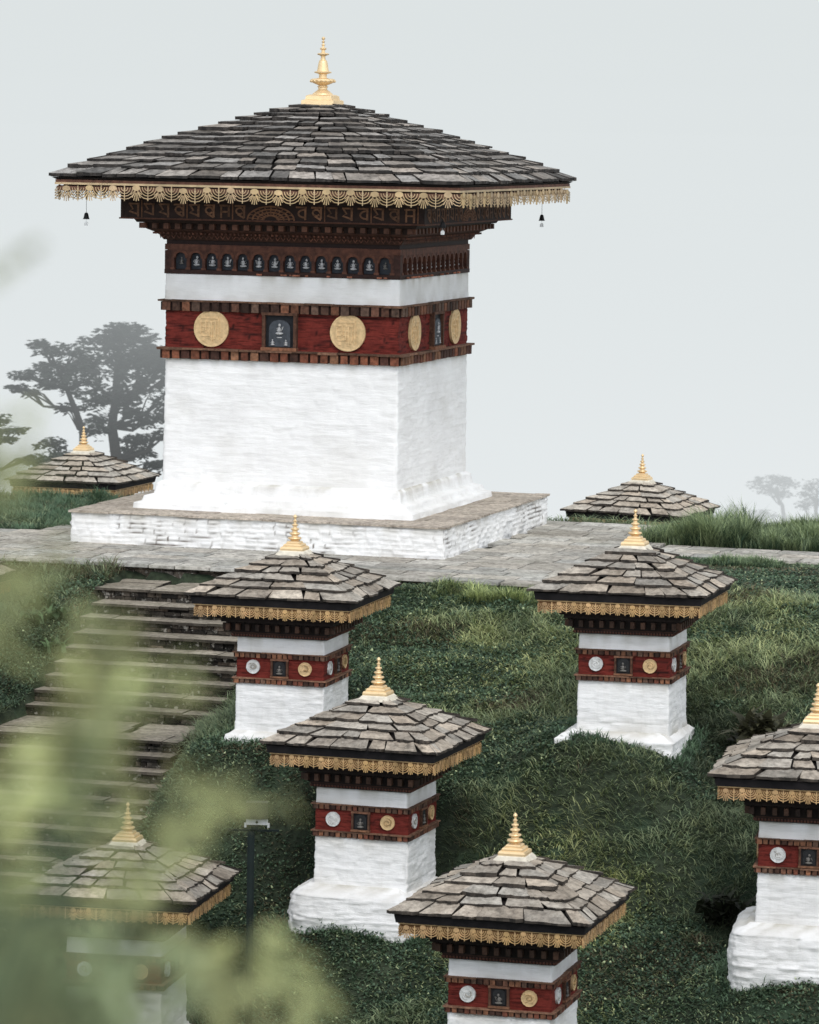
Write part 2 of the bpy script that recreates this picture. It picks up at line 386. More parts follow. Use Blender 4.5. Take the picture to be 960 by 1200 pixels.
# rough stone edge of the terrace
def rubble(b, P, Q, z0, z1, course, rnd, depth=.22, wid=(.15, .5), col0=(.5, 1.3)):
    """dry-stone facing from local (u,v) P to Q, outward side on the right of P->Q"""
    dx, dy = Q[0] - P[0], Q[1] - P[1]; Ln = math.hypot(dx, dy); dx /= Ln; dy /= Ln; nx, ny = dy, -dx
    z = z0
    while z < z1 - .005:
        h = min(course * rnd.uniform(.7, 1.3), z1 - z)
        if z1 - z - h < .03: h = z1 - z
        s = -rnd.uniform(0, .2)
        while s < Ln:
            w = rnd.uniform(*wid); a0 = max(0, s); a1 = min(Ln, s + w)
            if a1 - a0 > .03:
                o0 = rnd.uniform(-.02, .025); k = rnd.uniform(*col0); g = .006
                pts = [(a0 + g, z + g), (a1 - g, z + g * .5), (a1 - g * 1.5, z + h - g), (a0 + g * 1.5, z + h - g * .5)]
                fr = [W(P[0] + dx * a + nx * (o0 + rnd.uniform(-.006, .006)), P[1] + dy * a + ny * o0, zz) for a, zz in pts]
                bk = [W(P[0] + dx * a - nx * depth, P[1] + dy * a - ny * depth, zz) for a, zz in pts]
                t = rnd.uniform(-.05, .08)
                b.add(bk + fr, [(4, 5, 6, 7), (0, 1, 5, 4), (1, 2, 6, 5), (2, 3, 7, 6), (3, 0, 4, 7)], (k * (1 + t), k, k * (1 - t)), 0)
            s += w
        z += h
b = MB(); rubble(b, (-15, -6.9), (6.8, -6.62), ZT - .5, ZT - .07, .10, rnd, col0=(.7, 2.2)); rubble(b, (6.84, -6.6), (6.84, 0), ZT - .4, ZT - .06, .11, rnd)
o = b.build('terrace_edge_wall', M['riser']); tag(o, 'low rough stone wall holding the front edge of the paved terrace', 'wall')

# ------------------------------------------------------------------ staircase
stair = empty('stone_staircase', W(.45, -8.2, -8.2), YAW)
tag(stair, 'mossy grey stone staircase with two flights climbing to the terrace', 'staircase')
from mathutils import Matrix
def put(o, root):     # keep world-built geometry in place under a moved root
    o.parent = root; o.matrix_parent_inverse = Matrix.Translation(root.location).inverted() if root.rotation_euler.z == 0 else (Matrix.Translation(root.location) @ Matrix.Rotation(root.rotation_euler.z, 4, 'Z')).inverted()
edges = []          # (v_front, z, depth)
vv = [-8.25, -8.78, -9.22, -9.78, -10.22, -10.6, -10.95, -11.3, -11.65]
for i, v in enumerate(vv): edges.append((v, -8.2 - .2 * i))
for i in range(13): edges.append((-13.4 - .31 * i, -10.0 - .2 * i))
for i, (v, z) in enumerate(edges):
    rs = random.Random(100 + i)
    vb = -6.95 if i == 0 else edges[i - 1][0]
    ul, ur = -1.22 + rs.uniform(-.06, .06), 2.12 + rs.uniform(-.05, .05)
    if i == 0: ul = -1.45
    b = MB(); u = ul
    while u < ur:       # tread slabs
        w = rs.uniform(.45, 1.3); a1 = min(u + w, ur)
        if ur - a1 < .2: a1 = ur
        nd = 1 if vb - v < .7 else 3
        for q in range(nd):
            y0 = v + (vb - v + .1) * q / nd; y1 = v + (vb - v + .1) * (q + 1) / nd
            if q == 0: y0 -= rs.uniform(.01, .05)
            zz = z + rs.uniform(-.012, .008); k = rs.uniform(.75, 1.2)
            off = rs.uniform(-.15, .15) if q else 0
            p = [(u + .006 + off * (u > ul), y0), (a1 - .006 + off * (a1 < ur), y0 + rs.uniform(-.02, .02)), (a1 - .006 + off * (a1 < ur), y1 - .012), (u + .006 + off * (u > ul), y1 - .012)]
            b.add([W(x, y, zz - .045) for x, y in p] + [W(x, y, zz + rs.uniform(-.004, .004)) for x, y in p], [(4, 5, 6, 7), (2, 3, 7, 6), (3, 2, 1, 0)], (k, k * .98, k * .93), 1); n0 = len(b.v) - 8
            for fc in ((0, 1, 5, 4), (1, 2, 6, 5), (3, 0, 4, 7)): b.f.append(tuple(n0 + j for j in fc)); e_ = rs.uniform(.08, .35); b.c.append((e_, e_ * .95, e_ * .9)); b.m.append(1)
        u = a1
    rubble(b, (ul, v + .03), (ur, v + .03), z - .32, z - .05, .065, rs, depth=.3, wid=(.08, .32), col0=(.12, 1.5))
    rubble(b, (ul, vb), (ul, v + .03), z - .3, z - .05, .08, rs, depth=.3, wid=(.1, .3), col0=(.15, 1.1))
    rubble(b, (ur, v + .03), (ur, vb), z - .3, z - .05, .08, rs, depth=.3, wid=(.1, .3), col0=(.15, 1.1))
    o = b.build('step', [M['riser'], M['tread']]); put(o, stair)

# ------------------------------------------------------------------ rough whitewashed masonry
def rough_wall(name, levels, mat, parent, zoff=0, step=.035, ch=.07, cw=.3, relief=.010, rc=.02, seed=0, crack=0., cap=True, lump=.012, crackw=.10, stain=.35):
    """closed masonry shell of square plan; levels = [(z, half, corner radius)] from top to bottom"""
    zt = [l[0] for l in levels][::-1]; hh = [l[1] for l in levels][::-1]; rr = [(l[2] if len(l) > 2 else rc) for l in levels][::-1]
    z0, z1 = zt[0], zt[-1]; nz = max(2, int((z1 - z0) / step)); hm = max(hh); ns = max(4, int(2 * hm / step))
    zs = np.unique(np.concatenate([np.linspace(z0, z1, nz + 1), zt]))
    t = (np.arange(ns * 4) / ns); side = np.floor(t).astype(int); tt = (t - side) * 2 - 1
    T, Zg = np.meshgrid(tt, zs); S, _ = np.meshgrid(side, zs)
    H = np.interp(Zg, zt, hh); RC = np.interp(Zg, zt, rr)
    px, py = T * H, -H
    qx = np.clip(px, -(H - RC), H - RC); qy = np.clip(py, -(H - RC), H - RC); dx, dy = px - qx, py - qy; dn = np.sqrt(dx * dx + dy * dy) + 1e-9
    nx, ny = dx / dn, dy / dn; px, py = qx + RC * nx, qy + RC * ny
    s = (T + 1) * H + S * 10.0
    zz = Zg + (vnoise(s * 1.5, Zg * 2, seed + 3) - .5) * ch * .8
    ci = np.floor(zz / ch); cz = zz / ch - ci
    sw = s / cw + hash1(ci, seed) * 7; wi = np.floor(sw); cs = sw - wi
    cwid = .5 + .0 * cs
    ed = np.minimum(np.minimum(cz, 1 - cz) * ch, np.minimum(cs, 1 - cs) * cw)
    groove = 1 - np.clip(ed / (ch * .28), 0, 1)
    stone = hash1(ci * 131 + wi, seed + 5) - .5
    d = relief * (stone * 1.0 - groove * .9) + lump * (fbm(s * 1.1, Zg * 2.2, seed + 11) - .5) * 2 + relief * .8 * (vnoise(s * 9, Zg * 22, seed + 21) - .5)
    fade = 1.0
    px = px + nx * d; py = py + ny * d
    # rotate each side
    cr = np.array([1, 0, -1, 0])[S]; sr = np.array([0, 1, 0, -1])[S]
    gx, gy = px * cr - py * sr, px * sr + py * cr
    ncol = ns * 4; V = np.stack([gx, gy, Zg + zoff], -1).reshape(-1, 3)
    ix = np.arange(len(zs) * ncol).reshape(len(zs), ncol)
    a = ix[:-1]; bq = np.roll(ix, -1, 1)[:-1]; c = np.roll(ix, -1, 1)[1:]; dq = ix[1:]
    Fs = [np.stack([a, bq, c, dq], -1).reshape(-1, 4)]
    if cap: Fs.append(ix[-1][None, :])
    n_ = fbm(s * .9, Zg * 3.1, seed + 31, 3)
    cr_ = np.clip((groove - .70) * 3.5, 0, 1) * np.clip((n_ - (1 - crack)) * 9, 0, 1)
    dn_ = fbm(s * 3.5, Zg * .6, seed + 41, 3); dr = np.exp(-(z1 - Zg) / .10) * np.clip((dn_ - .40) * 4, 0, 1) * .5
    mn = fbm(s * 2.2, Zg * 2.0, seed + 43, 3); md = np.exp(-(Zg - z0) / (.16 if z1 - z0 > .5 else .05)) * np.clip((mn - .35) * 3, 0, 1) * stain
    bl = np.clip((fbm(s * 1.3, Zg * 1.6, seed + 47, 4) - .56) * 5, 0, 1) * .10
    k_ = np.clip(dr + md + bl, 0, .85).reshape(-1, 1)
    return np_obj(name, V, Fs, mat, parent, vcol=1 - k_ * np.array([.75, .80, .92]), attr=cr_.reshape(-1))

# ------------------------------------------------------------------ roofs of slate slabs
def slate_roof(a, H, rt, rows, wid, th, seed, convex=.1, jag=.012, tone=(.75, 1.2)):
    rnd = random.Random(seed); b = MB()
    def base(r):
        t = (a - r) / (a - rt); return (H - th) * (t + convex * t * (1 - t))
    rl = [a - (a - rt) * (i + (rnd.uniform(-.08, .08) if i else 0)) / rows for i in range(rows)] + [rt * .6]
    for i in range(rows):
        r0, r1 = rl[i], max(rl[i + 1] - .10 * (a / rows) / .2 * .3, .02)
        for sd in range(4):
            ca, sa = [(1, 0), (0, 1), (-1, 0), (0, -1)][sd]
            ext = .035 if sd % 2 == 0 else -.01
            cuts = [-1.0]; mean = rnd.uniform(*wid) / r0
            while cuts[-1] < 1:
                cuts.append(cuts[-1] + rnd.uniform(wid[0], wid[1]) / r0)
            if len(cuts) > 2 and 1 - cuts[-2] < .55 * wid[0] / r0: cuts.pop(-2)
            cuts[-1] = 1.0
            for k in range(len(cuts) - 1):
                s0, s1 = cuts[k], cuts[k + 1]; g = .008 + rnd.uniform(0, .014)
                lo = -r0 + rnd.uniform(-jag, jag) * 1.6; up = -r1
                e0 = -ext if k == 0 else g; e1 = ext if k == len(cuts) - 2 else -g
                xa, xb = s0 * r0 + e0, s1 * r0 + e1; skew = rnd.uniform(-.055, .055)
                ua, ub = s0 * r1 + (e0 if k else e0) + skew * (k > 0), s1 * r1 + e1 + skew * (k < len(cuts) - 2)
                if ub - ua < .01: ub = ua + .01
                tk = th * rnd.uniform(.75, 1.3); lift = (th * .95 if i else 0) + rnd.uniform(0, th * .5) + (.008 if ext > 0 else 0)
                zb0 = base(r0) + lift; zb1 = base(r1) + .002
                nn = 8; low = []
                for q in range(nn):
                    f = q / (nn - 1); jj = rnd.uniform(-jag, jag) * (1 if 0 < q < nn - 1 else .8)
                    if q in (0, nn - 1) and rnd.random() < .5: jj += jag * 2.2     # broken corners
                    low.append((xa + (xb - xa) * f, lo + jj, zb0 + rnd.uniform(-.003, .003) + (-lo - r0) * 0))
                mid = []
                for q in (1, 0):
                    f = q; mid.append((ua + (ub - ua) * f, up, zb1))
                pl = low + mid; n_ = len(pl)
                tl = rnd.uniform(-.006, .006)
                top = [(x, y, z + tk + tl * (1 if x > (xa + xb) / 2 else -1)) for x, y, z in pl]
                vs = [(x * ca - y * sa, x * sa + y * ca, z) for x, y, z in pl + top]
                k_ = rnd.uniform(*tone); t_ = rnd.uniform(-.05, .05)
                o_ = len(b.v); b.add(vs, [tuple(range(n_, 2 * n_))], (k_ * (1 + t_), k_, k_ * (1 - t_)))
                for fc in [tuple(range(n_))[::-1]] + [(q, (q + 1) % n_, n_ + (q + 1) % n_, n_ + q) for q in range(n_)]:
                    b.f.append(tuple(o_ + i_ for i_ in fc)); e_ = rnd.uniform(.05, .22); b.c.append((e_, e_ * .92, e_ * .88)); b.m.append(0)  # edge and underside faces darkened to paint a shadow line under each row
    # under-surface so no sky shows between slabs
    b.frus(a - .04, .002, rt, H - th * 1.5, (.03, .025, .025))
    return b

# ------------------------------------------------------------------ pierced fringe
def ribbon(b, pts, w, y, side, col=(1, 1, 1), th=.008):
    """flat strip through 2-D points (x,z) lying on plane y (outward negative), rotated to side"""
    ca, sa = [(1, 0), (0, 1), (-1, 0), (0, -1)][side]; n = len(pts); vs = []
    for i, (x, z) in enumerate(pts):
        x0, z0 = pts[max(i - 1, 0)]; x1, z1 = pts[min(i + 1, n - 1)]; dx, dz = x1 - x0, z1 - z0; l = math.hypot(dx, dz) + 1e-9
        ww = w[i] if hasattr(w, '__len__') else w
        ox, oz = -dz / l * ww / 2, dx / l * ww / 2
        for yy in (y, y + th):
            for sg in (1, -1):
                X_, Z_ = x + ox * sg, z + oz * sg; vs.append((X_ * ca - yy * sa, X_ * sa + yy * ca, Z_))
    fs = []
    for i in range(n - 1):
        o = i * 4; p = o + 4
        fs += [(o, o + 1, p + 1, p), (o + 2, p + 2, p + 3, o + 3), (o, p, p + 2, o + 2), (o + 1, o + 3, p + 3, p + 1)]
    b.add(vs, fs, col)
def disc2(b, cx, cz, rx, rz, y, side, n=12, col=(1, 1, 1), th=.012):
    ca, sa = [(1, 0), (0, 1), (-1, 0), (0, -1)][side]; vs = []
    for k_, yy in ((1, y), (1, y + th)):
        for k in range(n):
            a = 2 * PI * k / n; X_, Z_ = cx + rx * math.cos(a), cz + rz * math.sin(a); vs.append((X_ * ca - yy * sa, X_ * sa + yy * ca, Z_))
    b.add(vs, [tuple(range(n)), tuple(range(2 * n - 1, n - 1, -1))] + [(q, n + q, n + (q + 1) % n, (q + 1) % n) for q in range(n)], col)
def fringe_side(half, z1, z0, nm, side, dens=1.0):
    rq = random.Random(nm * 5 + side); b = MB(); h = z1 - z0; w = 2 * half / nm; lw = h * .050 * dens; y = -half
    ribbon(b, [(-half, z1 - h * .05), (half, z1 - h * .05)], h * .11, y, side)
    for i in range(nm):
        cx = -half + (i + .5) * w; tn = rq.uniform(.72, 1.15); tq = (tn, tn * .97, tn * rq.uniform(.85, 1)); zj = rq.uniform(-.012, .012) * h / .2; z1 += zj
        # tablet with rays below
        disc2(b, cx, z1 - h * .27, w * .17, h * .15, y - .004, side, col=tq)
        for k in range(-3, 4):
            a = k * .38; r0, r1 = h * .14, h * (.58 + .02 * (k % 2)); x0, zc = cx, z1 - h * .38
            r1 *= .86 + .14 * math.cos(a)
            ribbon(b, [(x0 + r0 * math.sin(a) * .7, zc - r0 * math.cos(a)), (x0 + r1 * math.sin(a) * .62, zc - r1 * math.cos(a))], [lw * .6, lw * 1.05], y, side, tq)
        # shell of hanging arcs between tablets
        ex = -half + i * w
        for xx in ([ex, ex + w] if i == 0 else [ex + w]):
            lo, hi = -half, half
            for rr in (.12, .21, .30, .40):
                pts = []
                for q in range(9):
                    a = PI * (q / 8.) ; X_ = xx - w * rr * 1.18 * math.cos(a); Z_ = z1 - h * .22 - h * rr * 1.55 * math.sin(a)
                    if lo <= X_ <= hi: pts.append((X_, Z_))
                if len(pts) > 1: ribbon(b, pts, lw * .85, y + .002, side, tq)
            if lo < xx < hi:
                ribbon(b, [(xx, z1 - h * .12), (xx, z1 - h * .94)], [lw * 1.2, lw * .8], y - .002, side); disc2(b, xx, z1 - h * .3, lw * 1.1, lw * 1.6, y - .003, side, 8)
        z1 -= zj
    return b

# ------------------------------------------------------------------ dentilled ledge
def dentil_ledge(half, zt, h, n, proj, seed, tone=1.0, palette=None, ledge=.03):
    b = MB(); rnd = random.Random(seed)
    for sd in range(4):
        ca, sa = [(1, 0), (0, 1), (-1, 0), (0, -1)][sd]; rz = sd * PI / 2
        L_ = 2 * (half + proj); x = -L_ / 2
        while x < L_ / 2 - .01:      # flat ledge stones
            w = min(rnd.uniform(.25, .7), L_ / 2 - x)
            if L_ / 2 - x - w < .12: w = L_ / 2 - x
            o = rnd.uniform(-.012, .014) * (proj / .06); yy = -(half + proj) / 2 - .05 - o; d = half + proj - .1
            cx = x + w / 2; t = ledge * rnd.uniform(.8, 1.2); k = rnd.uniform(.55, 1.5) * tone
            y_ = -(half + proj) + .16 - o; b.box((cx * ca - y_ * sa, cx * sa + y_ * ca, zt - t / 2 + rnd.uniform(-.003, .003)), (w - .006, .32, t), rz, (k, k * .93, k * .86))
            x += w
        p = 2 * half / n
        for i in range(n):
            cx = -half + (i + .5) * p; c = rnd.choice(palette or [(.55, .5, .5), (1, .8, .75), (1.5, 1.1, .9), (.3, .26, .26), (.9, .95, 1)]); k = rnd.uniform(.7, 1.25) * tone
            dep = .11 + rnd.uniform(-.01, .012); y_ = -(half + proj * .55) + dep / 2
            b.box((cx * ca - y_ * sa, cx * sa + y_ * ca, zt - ledge - (h - ledge) / 2 - .001), (p * rnd.uniform(.68, .82), dep, (h - ledge) * rnd.uniform(.9, 1.02)), rz, tuple(q * k for q in c), jit=.003, rnd=rnd)
    b.frus(half + .004, zt - h + .004, half + .004, zt - ledge * 1.2, (.10, .06, .05))
    return b

# ------------------------------------------------------------------ finials
def finial_small():
    b = MB()
    for h0, z0, h1, z1 in ((.185, .04, .172, .10), (.145, .10, .132, .142), (.105, .142, .092, .18)):
        b.frus(h0, z0, h0, z0 + (z1 - z0) * .55); b.frus(h0, z0 + (z1 - z0) * .55, h1, z1)
    pr = [(.06, .158), (.05, .175), (.042, .19), (.075, .215), (.082, .228), (.075, .242), (.042, .252), (.038, .272), (.062, .29), (.066, .300), (.060, .312), (.033, .32), (.03, .345), (.048, .36), (.052, .37), (.045, .382), (.025, .39), (.022, .415), (.036, .428), (.038, .436), (.032, .446), (.017, .452), (.015, .48), (.024, .492), (.024, .5), (.012, .512), (.01, .53), (.02, .548), (.024, .562), (.018, .578), (.006, .597), (.0, .60)]
    b.lathe([(r_ * 1.32, z_ if z_ > .17 else z_ + .02) for r_, z_ in pr], 18)
    return b
def finial_big():
    b = MB()
    b.frus(.33, -.02, .32, .085); b.frus(.32, .085, .275, .10); b.frus(.262, .10, .255, .17); b.frus(.255, .17, .20, .195)
    pr = [(.20, .195), (.19, .215), (.14, .255), (.10, .285), (.088, .30), (.085, .33), (.105, .34), (.105, .352), (.082, .36), (.085, .375), (.15, .40), (.215, .43), (.24, .465), (.236, .485), (.20, .50), (.12, .505), (.078, .515), (.075, .585), (.10, .595), (.165, .612), (.168, .628), (.15, .638), (.115, .645), (.108, .68), (.098, .74), (.088, .80), (.074, .845), (.05, .862), (.045, .875), (.043, .925), (.06, .94), (.112, .958), (.118, .97), (.10, .985), (.055, .992), (.035, 1.0), (.033, 1.045), (.062, 1.062), (.066, 1.075), (.055, 1.088), (.024, 1.098), (.022, 1.13), (.04, 1.142), (.04, 1.15), (.02, 1.16), (.014, 1.18), (.034, 1.20), (.036, 1.207), (.014, 1.215), (.012, 1.235), (.034, 1.255), (.036, 1.275), (.022, 1.292), (.0, 1.305)]
    b.lathe(pr, 28)
    for k in range(16):     # lotus petals round the wide disc
        a = 2 * PI * k / 16; b.ball((.225 * math.cos(a), .225 * math.sin(a), .452), (.03, .03, .028), 6, 4)
    return b

# ------------------------------------------------------------------ medallions and figures
def medallion(r, th, style, seed):
    """disc facing -y, centre at origin, embossed"""
    b = MB(); n = 36; rnd = random.Random(seed); vs = []
    for y, rr in ((.02, r), (-th, r), (-th, r * .94), (-th + .006, r * .9)):
        for k in range(n):
            a = 2 * PI * k / n; q = rr * (1 + (rnd.uniform(-.02, .02) if style != 'mono' else 0)); vs.append((q * math.cos(a), y, q * math.sin(a)))
    fs = []
    for i in range(3):
        for k in range(n): fs.append((i * n + k, i * n + (k + 1) % n, (i + 1) * n + (k + 1) % n, (i + 1) * n + k))
    fs.append(tuple(range(3 * n, 4 * n))); b.add(vs, fs)
    y = -th + .004
    lt = (1.08, 1.08, 1.08) if style == 'mono' else (1.2, 1.2, 1.2); dk = (.80, .78, .74) if style == 'mono' else (.62, .58, .52)
    if style == 'mono':       # stacked monogram of bars, verticals and a crescent
        for x, z, w, h in ((-.02, .58, .9, .07), (-.45, .38, .34, .07), (.12, .38, .42, .07), (-.5, .1, .28, .06), (-.1, .1, .3, .06), (-.5, -.14, .28, .06), (-.12, -.14, .26, .06), (-.35, -.4, .42, .06), (.1, -.55, .3, .06)):
            b.box((x * r, y - .004, z * r), (w * r, .016, h * r), 0, lt)
        for x, z0, z1 in ((.42, .55, -.6), (.26, .4, -.45), (.05, .38, -.7), (-.3, .36, -.1), (-.62, .3, -.3), (-.1, .1, -.4)):
            b.box((x * r, y - .005, (z0 + z1) / 2 * r), (.065 * r, .016, abs(z1 - z0) * r), 0, lt)
        ribbon(b, [(r * .42 * math.cos(a), r * .72 + r * .16 * math.sin(a)) for a in [PI + PI * k / 8 for k in range(9)]], r * .05, y - .008, 0, lt)
        for k in range(26):
            x, z = rnd.uniform(-.6, .6), rnd.uniform(-.65, .6); b.box((x * r, y - .002, z * r), (rnd.uniform(.04, .14) * r, .012, .03 * r), 0, rnd.choice([lt, dk]))
    else:                     # coiled creature in low relief
        for q in range(3):
            ph = rnd.uniform(0, 6); pts = []
            for k in range(14):
                t = k / 13; a = ph + t * 4.2; rr = r * (.2 + .55 * t * (1 - .3 * q)); pts.append((rr * math.cos(a), rr * math.sin(a) * .85))
            ribbon(b, pts, [r * (.17 - .09 * k / 13) for k in range(14)], y - .008, 0, rnd.choice([lt, dk]), .014)
        for k in range(9): disc2(b, rnd.uniform(-.6, .6) * r, rnd.uniform(-.6, .6) * r, r * .07, r * .06, y - .006, 0, 7, rnd.choice([lt, dk, dk]))
    return b
def seated(h, y=0, seed=0, cx=0, cz=0, col=(1, 1, 1), b=None):
    b = b or MB(); r = random.Random(seed); w = h * .36
    b.ball((cx, y, cz + h * .12), (w, h * .16, h * .12), 8, 5, col); b.ball((cx + r.uniform(-.05, .05) * h, y, cz + h * .42), (w * .5, h * .12, h * .26), 8, 5, col)
    b.ball((cx + r.uniform(-.06, .06) * h, y, cz + h * .82), (h * .12, h * .1, h * .14), 8, 5, col)
    sx = r.choice((-1, 1)); b.tube([(cx + sx * w * .5, y, cz + h * .6), (cx + sx * w * .95, y - .002, cz + h * (.35 + r.random() * .4)), (cx + sx * w * .5, y - .004, cz + h * .3)], h * .045, 5, col)
    b.tube([(cx - sx * w * .5, y, cz + h * .6), (cx - sx * w * .8, y - .002, cz + h * .4), (cx - sx * w * .2, y - .004, cz + h * .28)], h * .045, 5, col)
    return b
def arch_panel(b, w, h, y0, y1, col=(1, 1, 1), foil=True, n=9):
    """solid arched tablet facing -y, base at z=0"""
    pts = [(-w / 2, 0), (w / 2, 0), (w / 2, h * .62)]
    for k in range(1, n):
        a = PI * k / n; pts.append((w / 2 * math.cos(a), h * .62 + h * .38 * math.sin(a) ** .8))
    pts.append((-w / 2, h * .62)); m = len(pts)
    vs = [(x, y0, z) for x, z in pts] + [(x, y1, z) for x, z in pts]
    b.add(vs, [tuple(range(m)), tuple(range(2 * m - 1, m - 1, -1))] + [(q, m + q, m + (q + 1) % m, (q + 1) % m) for q in range(m)], col)

def side_place(o, side, half, x, z):
    a = side * PI / 2; ca, sa = math.cos(a), math.sin(a); y = -half
    o.location = (x * ca - y * sa, x * sa + y * ca, z); o.rotation_euler = (0, 0, a)

# ------------------------------------------------------------------ small chorten
FRS = [fringe_side(1.246, -.112, -.322, 11, s, 1.25) for s in range(4)]
PAL = [(.9, .55, .5), (1, .8, .75), (1.35, 1.05, .85), (.35, .3, .3), (.8, .8, .8)]
def small_chorten(key, label, seed, ledge_tone=1.0, sil=True):
    x, y, z, yaw, fh = SC[key]; zg = ground_of(key); B = z - zg
    rd = random.Random(seed)
    t = empty('chorten', (x, y, zg), R(yaw)); t.rotation_euler = (rd.uniform(-.007, .007), rd.uniform(-.008, .008), R(yaw)); tag(t, label, 'chorten', 'small chortens on the hillside')
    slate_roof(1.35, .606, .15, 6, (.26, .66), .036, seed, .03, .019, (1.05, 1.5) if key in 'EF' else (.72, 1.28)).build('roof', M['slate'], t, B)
    b = MB(); b.frus(1.27, -.115, 1.29, -.004, (1, 1, 1)); b.frus(1.20, -.14, 1.20, -.116, (.6, .5, .5)); b.build('eave_board', M['black'], t, B)
    fb = MB()
    for q in FRS:
        o_ = len(fb.v); fb.v += q.v; fb.f += [tuple(i + o_ for i in f) for f in q.f]; fb.c += q.c; fb.m += q.m
    o = fb.build('fringe', M['brass'], t, B)
    b = MB(); b.frus(1.222, -.262, 1.222, -.118, (.26, .19, .14), caps=False); b.build('fringe_backing', M['brass'], t, B)
    # corbelled timber cornice
    b = MB(); b.frus(.965, -.36, .985, -.14, (.25, .3, .35)); b.frus(.905, -.42, .905, -.362, (.25, .3, .32)); b.frus(.80, -.58, .82, -.421, (.18, .22, .25)); b.frus(.775, -.602, .775, -.581, (.8, .8, .75)); b.frus(.765, -.657, .765, -.603, (.4, .4, .4))
    for sd in range(4):
        ca, sa = [(1, 0), (0, 1), (-1, 0), (0, -1)][sd]
        for i in range(11):
            px = -.80 + i * .16; yy = -.85; c = rd.choice([(1.0, 1.25, 1.2), (1.6, 1.9, 1.8), (.6, .8, .8)])
            b.box((px * ca - yy * sa, px * sa + yy * ca, -.495), (.062, .10, .10), sd * PI / 2, c)
        for i in range(34):
            px = -.75 + i * 1.5 / 33; yy = -.772; b.box((px * ca - yy * sa, px * sa + yy * ca, -.630), (.024, .03, .03), sd * PI / 2, (1.7, 1.6, 1.5))
    b.build('cornice', M['timber'], t, B)
    rough_wall('white_band', [(-.655, .705), (-.9, .712)], M['white'], t, B, .03, .08, .3, .006, .02, seed, 0.12)
    dentil_ledge(.735, -.895, .085, 17, .025, seed + 1, .9 * ledge_tone, PAL, .016).build('dentil_course', M['dentil'], t, B)
    rough_wall('red_band', [(-.96, .712), (-1.31, .712)], M['red'], t, B, .03, .055, .2, .007, .015, seed + 3, .5)
    dentil_ledge(.735, -1.295, .09, 17, .03, seed + 2, 1.15 * ledge_tone, PAL, .018).build('dentil_course', M['dentil'], t, B)
    rough_wall('wall', [(-1.38, .712), (-2.02, .718), (-2.26, .74)], M['white'], t, B, .028, .062, .26, rd.uniform(.010, .016), .02, seed + 5, rd.uniform(.1, .26), lump=.014, stain=rd.uniform(.25, .75))
    # footing
    rr = .10 if fh < .4 else .34
    if fh < .2: lv = [(-2.13, .745, .1), (-2.17, .80, .1), (-2.2, .86, .1), (-2.17 - fh - .12, .93, .1)]; hw = .93
    elif fh < .4: lv = [(-2.15, .70, .03), (-2.19, .80, .04), (-2.22, .86, .05), (-2.27, .925, .05), (-2.17 - fh - .12, .94, .05)]
    else: lv = [(-2.09, .72, .05), (-2.13, .77, .08), (-2.16, .88, .2), (-2.24, .97, .28), (-2.17 - fh * .6, 1.01, .34), (-2.17 - fh - .3, .97, .38)]
    fo = rough_wall('footing', lv, M['whitestone'] if fh < .4 else M['white'], t, B, .03, .075, .3, .02, .05, seed + 7, .22 if fh < .4 else .12, lump=.03); fo.location = (0, 0, 0) if fh < .2 else (-.10, -.03, 0)
    # finial on mortar cap
    b = MB(); b.frus(.26, -.035, .20, .03, (1, 1, 1)); b.frus(.20, .03, .178, .05, (1.1, 1.1, 1.1)); b.build('finial_base', M['cream'], t, B + .606)
    finial_small().build('finial', M['gold'], t, B + .606, smooth=False)
    for sd in range(4):
        for xx, mt, nm in ((-.43, 'silver', 'silver'), (.41, 'disc', 'gold')):
            o = medallion(.108, .028, 'coil', seed * 7 + sd * 3 + (xx > 0)).build('medallion', M[mt], t)
            side_place(o, sd, .715, xx, B - 1.125); o['label'] = ('silver' if mt == 'silver' else 'gilded') + ' round relief on the red band'
        # niche in the middle of the red band
        b = MB(); W2, H2 = .125, .27
        b.box((-W2, -.012, 0), (.03, .055, H2), 0, (.6, .5, .45)); b.box((W2, -.012, 0), (.03, .055, H2), 0, (.6, .5, .45)); b.box((0, -.014, H2 / 2), (.29, .06, .028), 0, (1.2, 1, .9)); b.box((0, -.016, -H2 / 2), (.29, .07, .026), 0, (1.3, 1.1, .9))
        o = b.build('niche', M['dentil'], t); side_place(o, sd, .715, 0, B - 1.135); nich = o
        b = MB(); b.box((0, 0, 0), (.22, .02, H2 - .02), 0, (.6, .5, .5)); arch_panel(b, .17, .21, -.022, 0, (.9, .85, .8)); b.v = [(p[0], p[1], p[2] - (.10 if i >= 8 else 0)) for i, p in enumerate(b.v)]
        o = b.build('backing', M['darkslate'], nich)
        b = seated(.15, -.03, seed + sd, cz=-.095); b.build('statue', M['figdim'], nich, smooth=True)
    return t

LBL = {
 'A': 'small white chorten beside the staircase, just under the great chorten',
 'B': 'small white chorten standing alone on the right, grass in front of its low square footing',
 'C': 'small white chorten in the centre with tall rounded footing, gold spire ending on open grass',
 'D': 'small chorten nearest the viewer at the bottom, cut off below its red band',
 'E': 'half-hidden chorten roof behind the left side of the terrace, under the dark trees',
 'F': 'half-hidden chorten roof sunk behind the right end of the terrace paving',
 'G': 'small white chorten cut by the right edge of the photo, on a swollen rounded footing',
 'H': 'small chorten at the lower left seen through blurred green leaves',
 'I': 'brown corner of a chorten roof at the left edge beside the stairs'}
for i, k in enumerate(SC):
    small_chorten(k, LBL[k], 11 + i * 17, {'A': 1.1, 'B': .9, 'C': 1.0}.get(k, 1.0))

